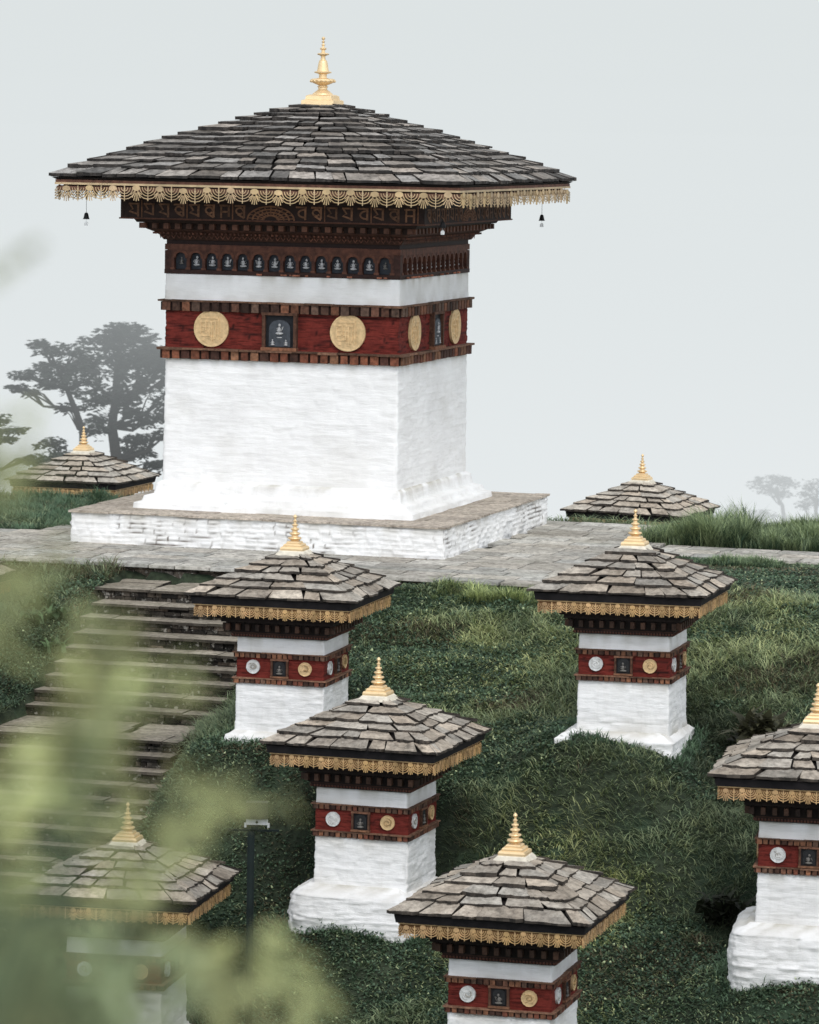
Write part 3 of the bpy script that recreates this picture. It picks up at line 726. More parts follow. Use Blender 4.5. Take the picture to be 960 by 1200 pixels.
# ------------------------------------------------------------------ great chorten (local z relative to slate underside)
ZE = -1.11; B = ZE - ZT
gc = empty('great_chorten', (BX, BY, ZT), YAW); tag(gc, 'great white square chorten with wide slate roof and gold spire on the terrace', 'chorten')
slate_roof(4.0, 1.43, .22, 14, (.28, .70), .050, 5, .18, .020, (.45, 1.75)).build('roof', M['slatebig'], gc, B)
b = MB(); b.frus(3.90, -.045, 3.97, -.004, (1, 1, 1)); b.build('eave_board', M['black'], gc, B)
b = MB(); b.frus(3.915, -.125, 3.915, -.046, (2.4, 2.5, 2.4)); b.frus(3.80, -.16, 3.80, -.126, (.6, .6, .6))
for sd in range(4):       # rafters in the shaded soffit
    ca, sa = [(1, 0), (0, 1), (-1, 0), (0, -1)][sd]
    for i in range(15):
        px = -3.5 + i * .5; yy = -3.38; b.box((px * ca - yy * sa, px * sa + yy * ca, -.20), (.10, .8, .08), sd * PI / 2, (.8, .8, .8))
b.frus(3.895, -.25, 3.895, -.165, (2.6, 2.9, 2.9), caps=False)
b.build('fascia', M['timber'], gc, B)
for sd in range(4): fringe_side(3.925, -.10, -.446, 17, sd, .95).build('fringe', M['brassbig'], gc, B)
finial_big().build('finial', M['gold'], gc, B + 1.419)
b = MB(); b.frus(.42, -.06, .36, -.018); b.build('finial_base', M['cream'], gc, B + 1.419)
# carved frieze board with script-like relief
b = MB(); b.frus(2.975, -.745, 2.975, -.17, (.35, .35, .35)); b.frus(3.0, -.772, 3.0, -.746, (1.5, 1.3, 1.1)); b.frus(2.99, -.40, 2.99, -.37, (1.2, 1.2, 1.1))
b.build('frieze', M['timber'], gc, B)
def glyph(b, cx, zt, w, h, rd, sd, y):
    c = (lambda k__: tuple(k__ * q for q in (1, .95, .9)))(rd.uniform(.55, 1.15)); lw = w * .13
    ribbon(b, [(cx - w * .45, zt - h * .06), (cx + w * .4, zt - h * .06)], lw, y, sd, c)
    ribbon(b, [(cx + w * .3, zt), (cx + w * .3, zt - h * rd.uniform(.85, 1))], lw * 1.2, y, sd, c)
    k = rd.randrange(4)
    if k == 0: ribbon(b, [(cx + w * .25 - w * .5 * math.sin(a), zt - h * .5 + h * .28 * math.cos(a)) for a in [PI * q / 8 for q in range(9)]], lw, y, sd, c)
    elif k == 1:
        ribbon(b, [(cx - w * .35, zt - h * .1), (cx - w * .1, zt - h * .45), (cx - w * .4, zt - h * .6), (cx + w * .25, zt - h * .8)], lw, y, sd, c)
    elif k == 2:
        ribbon(b, [(cx - w * .3, zt - h * .1), (cx - w * .3, zt - h * .95)], lw, y, sd, c); ribbon(b, [(cx - w * .3, zt - h * .5), (cx + w * .3, zt - h * .5)], lw, y, sd, c)
    else:
        ribbon(b, [(cx - w * .05 + w * .28 * math.cos(a), zt - h * .42 + h * .22 * math.sin(a)) for a in [2 * PI * q / 10 for q in range(10)]], lw, y, sd, c); ribbon(b, [(cx - w * .2, zt - h * .65), (cx + w * .3, zt - h * .92)], lw, y, sd, c)
rd = random.Random(8); b = MB()
for sd in range(4):
    y = -2.985
    for i in range(19):
        cx = -2.7 + i * .30
        if abs(cx) < .5: continue
        glyph(b, cx, -.47, .25, .26, rd, sd, y)
        if i % 3 == 0: ribbon(b, [(cx + .15, -.42), (cx + .15, -.74)], .02, y, sd, (.8, .7, .6))
    for q in range(4):
        rr = .46 - q * .1; ribbon(b, [(rr * math.cos(a), -.735 + rr * .55 * math.sin(a)) for a in [PI * k / 12 for k in range(13)]], .03, y, sd, (.9, .8, .7))
    for q in range(11):
        a = PI * (q + .5) / 11; ribbon(b, [(.12 * math.cos(a), -.735 + .07 * math.sin(a)), (.44 * math.cos(a), -.735 + .24 * math.sin(a))], .016, y - .001, sd, (.9, .8, .7))
b.build('script_relief', M['carve'], gc, B)
# stepped cove of beam ends
b = MB(); b.frus(2.74, -.835, 2.78, -.773, (.35, .35, .35)); b.frus(2.60, -.955, 2.63, -.836, (.3, .3, .3)); b.frus(2.50, -1.005, 2.60, -.956, (1.0, .9, .85)); b.frus(2.40, -1.075, 2.49, -1.006, (.9, .8, .75)); b.frus(2.345, -1.16, 2.40, -1.076, (.7, .65, .6)); b.frus(2.30, -1.24, 2.30, -1.161, (.25, .2, .2))
for sd in range(4):
    ca, sa = [(1, 0), (0, 1), (-1, 0), (0, -1)][sd]
    for i in range(24):
        px = -2.62 + i * 5.24 / 23; yy = -2.66; b.box((px * ca - yy * sa, px * sa + yy * ca, -.895), (.10, .12, .10), sd * PI / 2, (lambda k__: tuple(k__ * q for q in (1, 1, .9)))(rd.uniform(1.0, 2.2)))
    for i in range(60):
        px = -2.44 + i * 4.88 / 59; yy = -2.50; b.box((px * ca - yy * sa, px * sa + yy * ca, -1.035), (.03, .05, .035), sd * PI / 2 + .0, (lambda k__: tuple(k__ * q for q in (1, .9, .8)))(rd.uniform(.8, 2.6)))
    for i in range(44):
        px = -2.34 + i * 4.68 / 43; ribbon(b, [(px - .04, -1.075), (px, -1.13), (px + .04, -1.075)], .016, -2.44 + .03, sd, (lambda k__: tuple(k__ * q for q in (1, .9, .8)))(rd.uniform(1.2, 2.6)))
b.build('cornice', M['timber'], gc, B)
# arcade of little niches
b = MB(); b.frus(2.325, -1.35, 2.325, -1.241, (1.5, 1.3, 1.15)); b.frus(2.33, -1.80, 2.33, -1.72, (.5, .45, .45)); b.frus(2.22, -1.73, 2.22, -1.34, (.4, .4, .4))
for sd in range(4):
    ca, sa = [(1, 0), (0, 1), (-1, 0), (0, -1)][sd]
    for i in range(15):
        px = -2.17 + i * .31; yy = -2.27; b.box((px * ca - yy * sa, px * sa + yy * ca, -1.535), (.058, .10, .372), sd * PI / 2, (1.25, 1.1, 1.0))
        b.box((px * ca - (yy - .04) * sa, px * sa + (yy - .04) * ca, -1.70), (.09, .05, .04), sd * PI / 2, (2.0, 1.8, 1.6))
        if i < 14:      # cusped arch head
            cx = px + .155; pts = [(cx - .13, -1.50)]
            for q in range(9):
                a = PI - PI * q / 8; pts.append((cx + .12 * math.cos(a), -1.47 + .10 * math.sin(a) ** .9))
            pts.append((cx + .13, -1.50)); ribbon(b, pts, .05, -2.325, sd, (1.6, 1.35, 1.15), .06)
            ribbon(b, [(cx - .15, -1.37), (cx + .15, -1.37)], .06, -2.318, sd, (1.2, 1.05, .95), .06)
    for q in range(14):
        px = rd.uniform(-2.2, 2.2); yy = -2.345; k = rd.uniform(3, 9); b.box((px * ca - yy * sa, px * sa + yy * ca, -1.775), (rd.uniform(.03, .10), .05, .03), rd.uniform(0, 3), (k, k * .9, k * .8))
for sx in (-1, 1):
    for sy in (-1, 1): b.box((sx * 2.26, sy * 2.26, -1.54), (.13, .13, .36), 0, (.7, .6, .6))
b.build('arcade', M['timber'], gc, B)
for sd in range(4):
    for i in range(14):
        cx = -2.015 + i * .31
        b = MB(); arch_panel(b, .235, .33, -.004, .03, (1.0, 1.1, 1.25)); o = b.build('niche', M['darkslate'], gc); side_place(o, sd, 2.232, cx, B - 1.71)
        if i in (0, 13): seated(.14, -.02, i, cz=.09).build('figure', M['figdim'], o, smooth=True)
        else: seated(.20, -.03, i + 20 * sd, cz=.06).build('figure', M['figure'], o, smooth=True)
rough_wall('white_band', [(-1.795, 2.318), (-2.30, 2.325)], M['whitebig'], gc, B, .05, .1, .4, .006, .03, 3, .05)
dentil_ledge(2.36, -2.285, .21, 24, .06, 31, .75, None, .035).build('dentil_course', M['dentil'], gc, B)
rough_wall('red_band', [(-2.46, 2.318), (-3.22, 2.318)], M['red'], gc, B, .04, .09, .38, .018, .03, 7, .85)
dentil_ledge(2.36, -3.19, .21, 24, .07, 33, .95, [(1.2, .75, .6), (1, .6, .5), (1.3, 1.1, .9), (.35, .28, .28), (.7, .5, .5)], .04).build('dentil_course', M['dentil'], gc, B)
rough_wall('wall', [(-3.37, 2.315, .05), (-5.55, 2.335, .06), (-6.0, 2.35, .08)], M['whitebig'], gc, B, .042, .10, .42, .013, .04, 12, .03, lump=.010)
rough_wall('wall_base', [(-5.72, 2.345, .05), (-5.77, 2.42, .06), (-5.96, 2.46, .08), (-6.00, 2.61, .08), (-6.10, 2.65, .1), (-6.13, 2.76, .12), (-6.27, 2.79, .12)], M['whitestone'], gc, B, .04, .10, .4, .014, .05, 14, .10, lump=.03)
rough_wall('plinth', [(-6.262, 3.66, .05), (-6.95, 3.68, .05)], M['whitestone'], gc, B, .028, .085, .22, .024, .05, 17, .50, lump=.02)
b = MB(); rp = random.Random(3)
v = -3.7
while v < 3.7:
    h = rp.uniform(.4, .6); h = min(h, 3.7 - v); u = -3.7
    while u < 3.7:
        w = min(rp.uniform(.5, 1.1), 3.7 - u); k = rp.uniform(.8, 1.1)
        if not (abs(u + w / 2) < 2.1 and abs(v + h / 2) < 2.1): b.box((u + w / 2, v + h / 2, -6.25 + rp.uniform(-.003, .003)), (w - .012, h - .012, .035), 0, (k, k * .97, k * .93), jit=.006, rnd=rp)
        u += w
    v += h
b.build('plinth_paving', M['plinthpave'], gc, B)
for sd in range(4):
    for xx in (-1.37, 1.33):
        o = medallion(.345, .028, 'mono', 5 + sd).build('medallion', M['disc'], gc); side_place(o, sd, 2.335, xx, B - 2.815)
    b = MB(); w2, h2 = .31, .70
    for sx in (-1, 1): b.box((sx * w2, -.02, 0), (.06, .12, h2), 0, (.55, .45, .4))
    b.box((0, -.022, h2 / 2 - .01), (.70, .13, .05), 0, (.6, .5, .45)); b.box((0, -.03, -h2 / 2 + .03), (.70, .17, .06), 0, (1.3, 1, .8))
    o = b.build('niche', M['dentil'], gc); side_place(o, sd, 2.335, 0, B - 2.84); nich = o
    b = MB(); b.box((0, .0, 0), (.56, .03, h2 - .02), 0, (.35, .35, .4)); b.build('backing', M['darkslate'], nich)
    b = MB(); arch_panel(b, .42, .50, -.05, -.015, (2.4, 2.5, 2.6)); b.build('stone_tablet', M['darkslate'], nich, -.27)
    b = MB(); seated(.22, -.06, 3, cz=-.05, b=b); seated(.12, -.06, 7, cx=-.13, cz=-.25, b=b); seated(.12, -.06, 9, cx=.13, cz=-.25, b=b); b.box((0, -.055, -.10), (.10, .012, .02)); b.build('figure', M['figure'], nich, smooth=True)

# hanging bells under the roof corners
for (sx, sy, lab) in ((-1, -1, 'small black bell hanging under the left corner of the great roof'), (1, -1, 'small black bell hanging at the near corner, against the carved frieze'), (1, 1, 'small black bell hanging under the right corner of the great roof')):
    p = (BX + (sx * 3.47) * cu - (sy * 3.47) * su, BY + (sx * 3.47) * su + (sy * 3.47) * cu, ZE - .78)
    t = empty('hanging_bell', p); tag(t, lab, 'bell', 'bells under the great roof')
    b = MB(); b.tube([(0, 0, .10), (0, 0, .62)], .004, 5); b.build('wire', M['iron'], t)
    b = MB(); b.lathe([(.0, .12), (.022, .115), (.038, .09), (.045, .05), (.055, .01), (.066, -.005), (.06, -.005)], 14); b.build('bell', M['iron'], t, smooth=True)
    b = MB(); b.tube([(0, 0, .0), (0, 0, -.05)], .003, 5); arch_panel(b, .07, .08, -.003, .003); b.v = [(q[0], q[1], q[2] - (.13 if i >= 10 else 0)) for i, q in enumerate(b.v)]; b.build('clapper', M['steel'], t)

# ------------------------------------------------------------------ flood lamp on post
px, py, _ = at(294, 1000, 55.0); zg = float(terrain(np.array(px), np.array(py)))
zt = at(294, 974, 55.0)[2]; Hp = zt - zg
t = empty('lamp_post', (px, py, zg)); tag(t, 'dark post with a box floodlight on a steel bracket, beside the lower left chorten', 'lamp post')
b = MB(); b.tube([(0, 0, -.2), (0, 0, Hp)], .052, 14); b.lathe([(.11, 0), (.11, .05), (.07, .08)], 14); b.build('pole', M['postpaint'], t, smooth=True)
b = MB(); b.box((.03, 0, Hp + .012), (.72, .035, .03)); b.box((.05, 0, Hp + .05), (.10, .08, .05)); b.build('crossbar', M['postpaint'], t)
b = MB(); b.box((.08, 0, Hp + .135), (.30, .10, .075), jit=0); b.box((-.08, 0, Hp + .085), (.03, .05, .06)); b.box((.24, 0, Hp + .085), (.03, .05, .06))
b.build('bracket', M['steel'], t)
b = MB()
for dx in (.08,): b.lathe([(.018, -.012), (.018, .012)], 8, dx, 0, 0)
b.v = [(x, z - .055, y + Hp + .135) for x, y, z in b.v]; b.build('bolt', M['iron'], t)
b = MB(); b.box((.08, 0, Hp + .30), (.30, .20, .22), taper=.92)
for k in range(6): b.box((-.045 + k * .05, .115, Hp + .30), (.012, .04, .18))
b.box((.08, -.102, Hp + .30), (.31, .02, .23), col=(.7, .7, .7)); b.build('lamp_head', M['lamphead'], t)

# ------------------------------------------------------------------ grass
rng = np.random.default_rng(7)
def blades(P, Ln, Wd, az, lean, colr, droop=.5):
    """P (n,3) roots; returns V,F,C of tapered two-piece blades"""
    n = len(P); d = np.stack([np.cos(az), np.sin(az), np.zeros(n)], -1); s = np.stack([-np.sin(az), np.cos(az), np.zeros(n)], -1)
    up = np.array([0, 0, 1.])
    c1, s1 = np.cos(lean)[:, None], np.sin(lean)[:, None]; l2 = np.minimum(lean + droop, 2.4); c2, s2 = np.cos(l2)[:, None], np.sin(l2)[:, None]
    m = P + (up * c1 + d * s1) * Ln[:, None] * .55; t = m + (up * c2 + d * s2) * Ln[:, None] * .5
    w = Wd[:, None] * .5
    V = np.stack([P - s * w, P + s * w, m + s * w * .85, m - s * w * .85, t], 1).reshape(-1, 3)
    o = np.arange(n)[:, None] * 5
    Fq = o + np.array([[0, 1, 2, 3]]); Ft = o + np.array([[3, 2, 4]])
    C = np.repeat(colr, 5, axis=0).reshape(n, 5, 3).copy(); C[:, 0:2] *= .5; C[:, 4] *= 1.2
    return V, Fq, Ft, C.reshape(-1, 3)
def in_stupa(x, y):
    bad = np.zeros(x.shape, bool)
    for k in SC:
        cx, cy, z, a, f = SC[k]; c, s = math.cos(R(a)), math.sin(R(a)); dx, dy = x - cx, y - cy
        u, v = dx * c + dy * s, -dx * s + dy * c; h = (.88 if f < .2 else 1.05 if f < .4 else 1.0)
        bad |= (np.abs(u) < h) & (np.abs(v) < h)
    return bad
def scatter(n, x0, x1, y0, y1):
    x = rng.uniform(x0, x1, n); y = rng.uniform(y0, y1, n); hw = y * .1021 + 4.5; hw = np.where(rng.random(n) < .55, hw, y * .1021 + .6)
    k = (x > -hw) & (x < hw) & ~in_stupa(x, y); x, y = x[k], y[k]
    u, v = L(x, y)
    bad = ((u > -15) & (u < 6.85) & (v > -6.95) & (v < 4.3) & ~((u < -4.1) & (v > -.35 + (u + 4) * .95))) | ((u > 6.7) & (v > -.98) & (v < .83)) | ((u > -1.3) & (u < 2.2) & (v < -6.9) & (v > -17.3))
    x, y = x[~bad], y[~bad]; return x, y, terrain(x, y)
Vs = []; Qs = []; Ts = []; Cs = []; off = 0
def push(V, Fq, Ft, C):
    global off
    Vs.append(V); Qs.append(Fq + off); Ts.append(Ft + off); Cs.append(C); off += len(V)
G1 = np.array([.118, .188, .108]); G2 = np.array([.39, .45, .25]); G3 = np.array([.040, .076, .050]); DRY = np.array([.17, .145, .085])
x, y, z = scatter(980000, -13.5, 13.5, 48, 90); u, v = L(x, y)
lush = fbm(x * .7, y * .7, 41)            # patches of tall grass / creeping cover
tuft = vnoise(x * 4.5, y * 4.5, 77); tall = np.clip((lush - .42) * 5 + (v + 12) * .07, 0, 1)
dark = np.clip(fbm(x * 1.3 + 9, y * 1.3, 55) * .6 + fbm(x * .45, y * .45, 56) * .75 - .12, 0, 1)
lawn = (v > -6.6) & (v < 1.5) & (u > 6.8)
Ln = .085 + .19 * tall * (.4 + tuft) * rng.uniform(.6, 1.3, len(x)) + .05 * rng.random(len(x)); Ln = np.where(lawn, .05 + .05 * rng.random(len(x)), Ln)
edge = np.exp(-((v + 7.0) / .35) ** 2) * (u < 8) ; Ln = Ln + edge * .12 * tuft
az = vnoise(x * 2.2, y * 2.2, 13) * 7 + rng.normal(0, 1.5, len(x)); lean = .35 + .9 * rng.random(len(x)) * (1 - .2 * tall) + .25
Wd = rng.uniform(.010, .019, len(x)) * (1.5 - .6 * tall)
mixv = np.clip(.55 * dark + .45 * tuft + rng.normal(0, .18, len(x)), 0, 1)[:, None]
C = G3 + (G1 - G3) * np.clip(mixv * 2, 0, 1) + (G2 - G1) * np.clip(mixv * 2 - 1, 0, 1)
C = C * (.75 + .5 * rng.random(len(x)))[:, None]
C = C + (G2 - C) * (np.clip(tall * .5 + edge * .5, 0, .6) * rng.random(len(x)))[:, None]
for gx_, gy_, rx_, ry_ in ((*at(640, 950, 56)[:2], 1.3, 2.2), (*at(700, 880, 58)[:2], 1.2, 1.2), (*at(560, 720, 66)[:2], 1.6, 2.5), (*at(880, 720, 66)[:2], 1.8, 2.5)):
    w_ = np.exp(-((x - gx_) ** 2 / (2 * rx_ ** 2) + (y - gy_) ** 2 / (2 * ry_ ** 2))) * np.clip(fbm(x * 1.1, y * 1.1, 63) * 2 - .35, 0, 1); C = C * (1 + w_[:, None] * np.array([.75, .55, .30]))
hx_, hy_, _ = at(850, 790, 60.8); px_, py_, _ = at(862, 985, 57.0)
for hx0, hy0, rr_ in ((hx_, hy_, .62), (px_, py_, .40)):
    C = C * (1 - .72 * np.exp(-((x - hx0) ** 2 + ((y - hy0) * .5) ** 2) / (2 * rr_ ** 2)))[:, None]  # blade colour darkened: painted shade in the hollow, dark growth around the wilted plant
for k_ in SC:     # painted shade: blade colour darkened beside each chorten
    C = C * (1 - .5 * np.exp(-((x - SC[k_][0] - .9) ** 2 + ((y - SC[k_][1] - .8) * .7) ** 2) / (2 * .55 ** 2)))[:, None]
dry = (lawn & (v < -1.8) & (fbm(x * .8, y * 1.2, 18) > .36)) | (fbm(x * .55, y * .55, 91) > .60) | lawn & (fbm(x * .5, y * 1.1, 17) > .47); C = np.where((dry & (rng.random(len(x)) < .55))[:, None], DRY * (.6 + .6 * rng.random(len(x)))[:, None], C)
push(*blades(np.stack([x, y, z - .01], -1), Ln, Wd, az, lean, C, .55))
# small round creeping leaves in the hollows
x, y, z = scatter(360000, -13, 13, 48, 72); lush = fbm(x * .7, y * .7, 41); k = (lush < .56) & (rng.random(len(x)) < .95); x, y, z = x[k], y[k], z[k]; n = len(x)
mm = np.clip(fbm(x * 1.6, y * 1.6, 23) + rng.normal(0, .2, n), 0, 1)[:, None]; C = G3 * .8 + (G1 * 1.15 - G3 * .8) * mm; C = np.where(rng.random(n)[:, None] < .04, G2 * 1.35, C)
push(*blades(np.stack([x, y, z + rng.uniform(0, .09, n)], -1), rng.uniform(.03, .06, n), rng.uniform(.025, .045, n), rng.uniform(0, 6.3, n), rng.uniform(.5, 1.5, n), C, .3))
# tall fringe of grass behind the path and beyond the terrace
def tallstrip(n, uv, hgt, tint):
    u = rng.uniform(uv[0], uv[1], n); v = rng.uniform(uv[2], uv[3], n); x, y = Wn(u, v)
    k = ~in_stupa(x, y); x, y = x[k], y[k]; n = len(x)
    c = vnoise(x * 2.6, y * 2.6, 3); c2 = vnoise(x * .8, y * .8, 8); L_ = hgt * (.35 + .75 * c) * (.55 + .7 * c2) * rng.uniform(.6, 1.15, n)
    C = (G3 + (G2 - G3) * np.clip(c * .7 + rng.normal(0, .25, n), 0, 1)[:, None]) * tint
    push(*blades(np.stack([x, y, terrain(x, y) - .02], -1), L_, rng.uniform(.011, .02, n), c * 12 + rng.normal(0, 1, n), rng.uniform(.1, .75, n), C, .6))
tallstrip(42000, (6.95, 14.5, 1.0, 4.6), .52, np.array([.95, 1, .9]))
tallstrip(9000, (6.2, 8.2, .9, 2.8), .85, np.array([.95, 1, .9]))
tallstrip(4000, (6.95, 9.5, -1.9, -1.2), .26, np.array([.9, 1, .95]))
tallstrip(3500, (4.6, 6.9, -7.6, -6.9), .36, np.array([1.5, 1.45, 1.1]))
x, y, z = scatter(60000, -11, -5, 74, 86); u, v = L(x, y); k = (v > -.5 + (u + 4) * .95); x, y, z = x[k], y[k], z[k]; n = len(x); c = vnoise(x * 2, y * 2, 5)
push(*blades(np.stack([x, y, z - .02], -1), .30 * (.4 + .8 * c) * rng.uniform(.6, 1.2, n), rng.uniform(.012, .022, n), c * 12 + rng.normal(0, 1, n), rng.uniform(.1, .8, n), G3 + (G1 * 1.3 - G3) * np.clip(c + rng.normal(0, .2, n), 0, 1)[:, None], .6))
for k_ in SC:      # tufts crowding the foot of each chorten
    cx, cy, z_, a_, f_ = SC[k_]; h = .80 if f_ < .2 else .86 if f_ < .4 else .90; n = 2600; sd_ = rng.integers(0, 4, n); t_ = rng.uniform(-1.15, 1.15, n) * h; d_ = h + rng.uniform(.02, .34, n) ** 1.2
    lu = np.where(sd_ % 2 == 0, t_, np.where(sd_ == 1, d_, -d_)); lv_ = np.where(sd_ % 2 == 1, t_, np.where(sd_ == 0, -d_, d_)); ox = 0 if f_ < .2 else -.10; lu = lu + ox
    c_, s_ = math.cos(R(a_)), math.sin(R(a_)); x = cx + lu * c_ - lv_ * s_; y = cy + lu * s_ + lv_ * c_
    u_, v_ = L(x, y); ok = ~((u_ > -1.3) & (u_ < 2.2) & (v_ < -6.9) & (v_ > -17.3)); x, y = x[ok], y[ok]; n = len(x); cl = vnoise(x * 5, y * 5, 19)
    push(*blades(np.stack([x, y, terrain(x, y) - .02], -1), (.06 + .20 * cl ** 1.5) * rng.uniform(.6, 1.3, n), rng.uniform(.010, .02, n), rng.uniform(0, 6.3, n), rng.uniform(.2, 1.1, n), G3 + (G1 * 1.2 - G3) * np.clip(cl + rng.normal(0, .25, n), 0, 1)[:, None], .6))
V = np.concatenate(Vs); o = np_obj('grass', V, [np.concatenate(Qs), np.concatenate(Ts)], M['grass'], vcol=np.concatenate(Cs))
tag(o, 'lush long grass and creeping cover on the hillside', 'grass', None, 'stuff')

# ------------------------------------------------------------------ broad-leaved plants
def leaf_rosettes(name, spots, label, group, size=.16, n=16, tint=(.06, .10, .045), stem=.0, upr=.8):
    for (x, y) in spots:
        z = float(terrain(np.array(x), np.array(y))); t = empty(name, (x, y, z))
        r = np.random.default_rng(int(abs(x * 1000) + abs(y * 77))); nl = n; az = r.uniform(0, 6.28, nl)
        P = np.stack([r.normal(0, size * .5, nl), r.normal(0, size * .5, nl), r.uniform(0, stem + .02, nl)], -1)
        C = np.array(tint) * r.uniform(.6, 1.9, nl)[:, None] * np.array([1, 1, 1])
        V, a, b_, c = blades(P, r.uniform(.7, 1.4, nl) * size * 1.3, r.uniform(.35, .55, nl) * size, az, r.uniform(.2, upr, nl), C, .7)
        np_obj('foliage', V, [a, b_], M['leaf'], t, vcol=c)
        b = MB(); b.tube([(0, 0, -.03), (.01, 0, .05 + stem)], [.012, .006], 5, (.8, .8, .8)); b.build('stem', M['stem'], t)
        yield t
spots = [at(a, b_, c)[:2] for a, b_, c in ((45, 690, 69.3), (66, 700, 68.9), (84, 712, 68.3), (62, 722, 68.0), (88, 732, 67.6), (38, 708, 68.7))]
labs = ['broad-leaved green plant at the top left of the stairs, furthest from the steps', 'broad-leaved plant in the grass just left of the top steps', 'broad-leaved plant hanging over the second step from the terrace', 'broad-leaved plant in shade left of the third step', 'lowest broad-leaved plant at the left ends of the upper steps', 'pale broad-leaved plant between the terrace wall and the top stairs']
for t, l in zip(leaf_rosettes('leafy_plant', spots, '', '', .2, 34), labs): tag(t, l, 'plant', 'broad-leaved plants by the stairs')
spots = [at(850, 965, 57.2)[:2]]
for t in leaf_rosettes('wilted_plant', spots, '', '', .26, 60, (.022, .026, .015), .35, 1.3): tag(t, 'dark wilted plant in the grass left of the rightmost chorten', 'plant')
spots = [at(895, 800, 61.5)[:2]]
for t in leaf_rosettes('low_bush', spots, '', '', .34, 160, (.055, .055, .030), .3, 1.3): tag(t, 'low brownish bush in the hollow to the right of the lone chorten', 'bush')

# ------------------------------------------------------------------ trees in the mist
def foliage_pads(pads, seed, cs, size=.30, dens=130):
    dens = dens * 2.3; pads = [(p[0], p[1], p[2], p[3] * 1.12, p[4] * 1.2, p[5] * 1.05) for p in pads]
    """needle sprays: (x,y,z, rx,ry,rz) flattened ellipsoids filled with drooping small faces"""
    r = np.random.default_rng(seed); V = []; F = []; C = []; o = 0
    for (x, y, z, rx, ry, rz) in pads:
        n = int(dens * rx * max(rz, .35) * 3.2); d = r.normal(0, 1, (n, 3)); d /= np.linalg.norm(d, axis=1)[:, None]; q = d * (r.random(n) ** .45)[:, None]
        lump = vnoise(q[:, 0] * 4 + x * 3, q[:, 2] * 3 + z * 3, seed); keep = lump > .34 + .15 * (np.abs(q[:, 0])); q = q[keep]; n = len(q)
        P = q * np.array([rx, ry, rz]) + np.array([x, y, z])
        a = r.uniform(-.6, .6, n) + np.sign(q[:, 0]) * .35; l = size * r.uniform(.5, 1.4, n)
        ax = np.stack([np.cos(a) * np.sign(r.random(n) - .4 + q[:, 0] * .3), r.normal(0, .5, n), -np.abs(np.sin(a)) * .7 + .15], -1); ax /= np.linalg.norm(ax, axis=1)[:, None]
        up = np.cross(ax, r.normal(0, 1, (n, 3))); up /= np.linalg.norm(up, axis=1)[:, None]
        w = (l * .16)[:, None]; T = P + ax * l[:, None]; Mi = (P + T) / 2
        V.append(np.stack([P, Mi + up * w, T, Mi - up * w], 1).reshape(-1, 3)); F.append(np.arange(n)[:, None] * 4 + np.array([[0, 1, 2, 3]]) + o); o += 4 * n
        k = (.7 + .5 * (q[:, 2] * .5 + .5))[:, None] * r.uniform(.6, 1.3, n)[:, None]; C.append(np.repeat(np.array(cs) * k, 4, 0))
    return np.concatenate(V), np.concatenate(F), np.concatenate(C)
def tree(name, label, group, Yd, trunk, pads, seed, colr, rad=.35, size=.3, dens=130, depth=1.6):
    rt = random.Random(seed); base = at(trunk[0][0], trunk[0][1], Yd); base = (base[0], Yd, float(terrain(np.array(base[0]), np.array(float(Yd)))))
    root = empty(name, base); tag(root, label, 'tree', group)
    b = MB(); k = Yd / F_
    tp = [at(px, py, Yd) for px, py in trunk]; tp = [(base[0] + .3, base[1], base[2] - .3)] + tp
    n = len(tp); b.tube([tuple(q[i] - base[i] for i in range(3)) for q in tp], [rad * (1.25 - .95 * i / (n - 1)) for i in range(n)], 9)
    o = b.build('trunk', M['bark'], root, smooth=True)
    pd = []; b = MB()
    for (px, py, rx, ry) in pads:
        dY = rt.uniform(-depth, depth); c = at(px, py, Yd + dY); pd.append((c[0] - base[0], c[1] - base[1], c[2] - base[2], rx * k, max(rx * k * .8, .5), ry * k))
        # limb from the trunk to the pad
        j = min(range(1, n), key=lambda i: abs(tp[i][2] - (c[2] - .22 * abs(c[0] - tp[i][0]) - .4))); s = tp[j]
        mid = ((s[0] * .45 + c[0] * .55) + rt.uniform(-.2, .2), (s[1] + c[1]) / 2, s[2] * .5 + c[2] * .5 - rt.uniform(.0, .35))
        b.tube([tuple(q[i] - base[i] for i in range(3)) for q in (s, mid, c)], [rad * .38, rad * .24, rad * .10], 6)
        for q in range(4):
            e = (c[0] + rt.uniform(-.9, .9) * rx * k, c[1] + rt.uniform(-.5, .5), c[2] + rt.uniform(-.6, .5) * ry * k)
            b.tube([tuple(w_[i] - base[i] for i in range(3)) for w_ in (mid, ((mid[0] + e[0]) / 2, (mid[1] + e[1]) / 2, (mid[2] + e[2]) / 2 + .15), e)], [rad * .16, rad * .10, rad * .04], 5)
    b.build('branches', M['bark'], root, smooth=True)
    V, F, C = foliage_pads(pd, seed, colr, size, dens); np_obj('crown', V, [F], M['needle'], root, vcol=C)
    return root
DK = (.020, .026, .020)
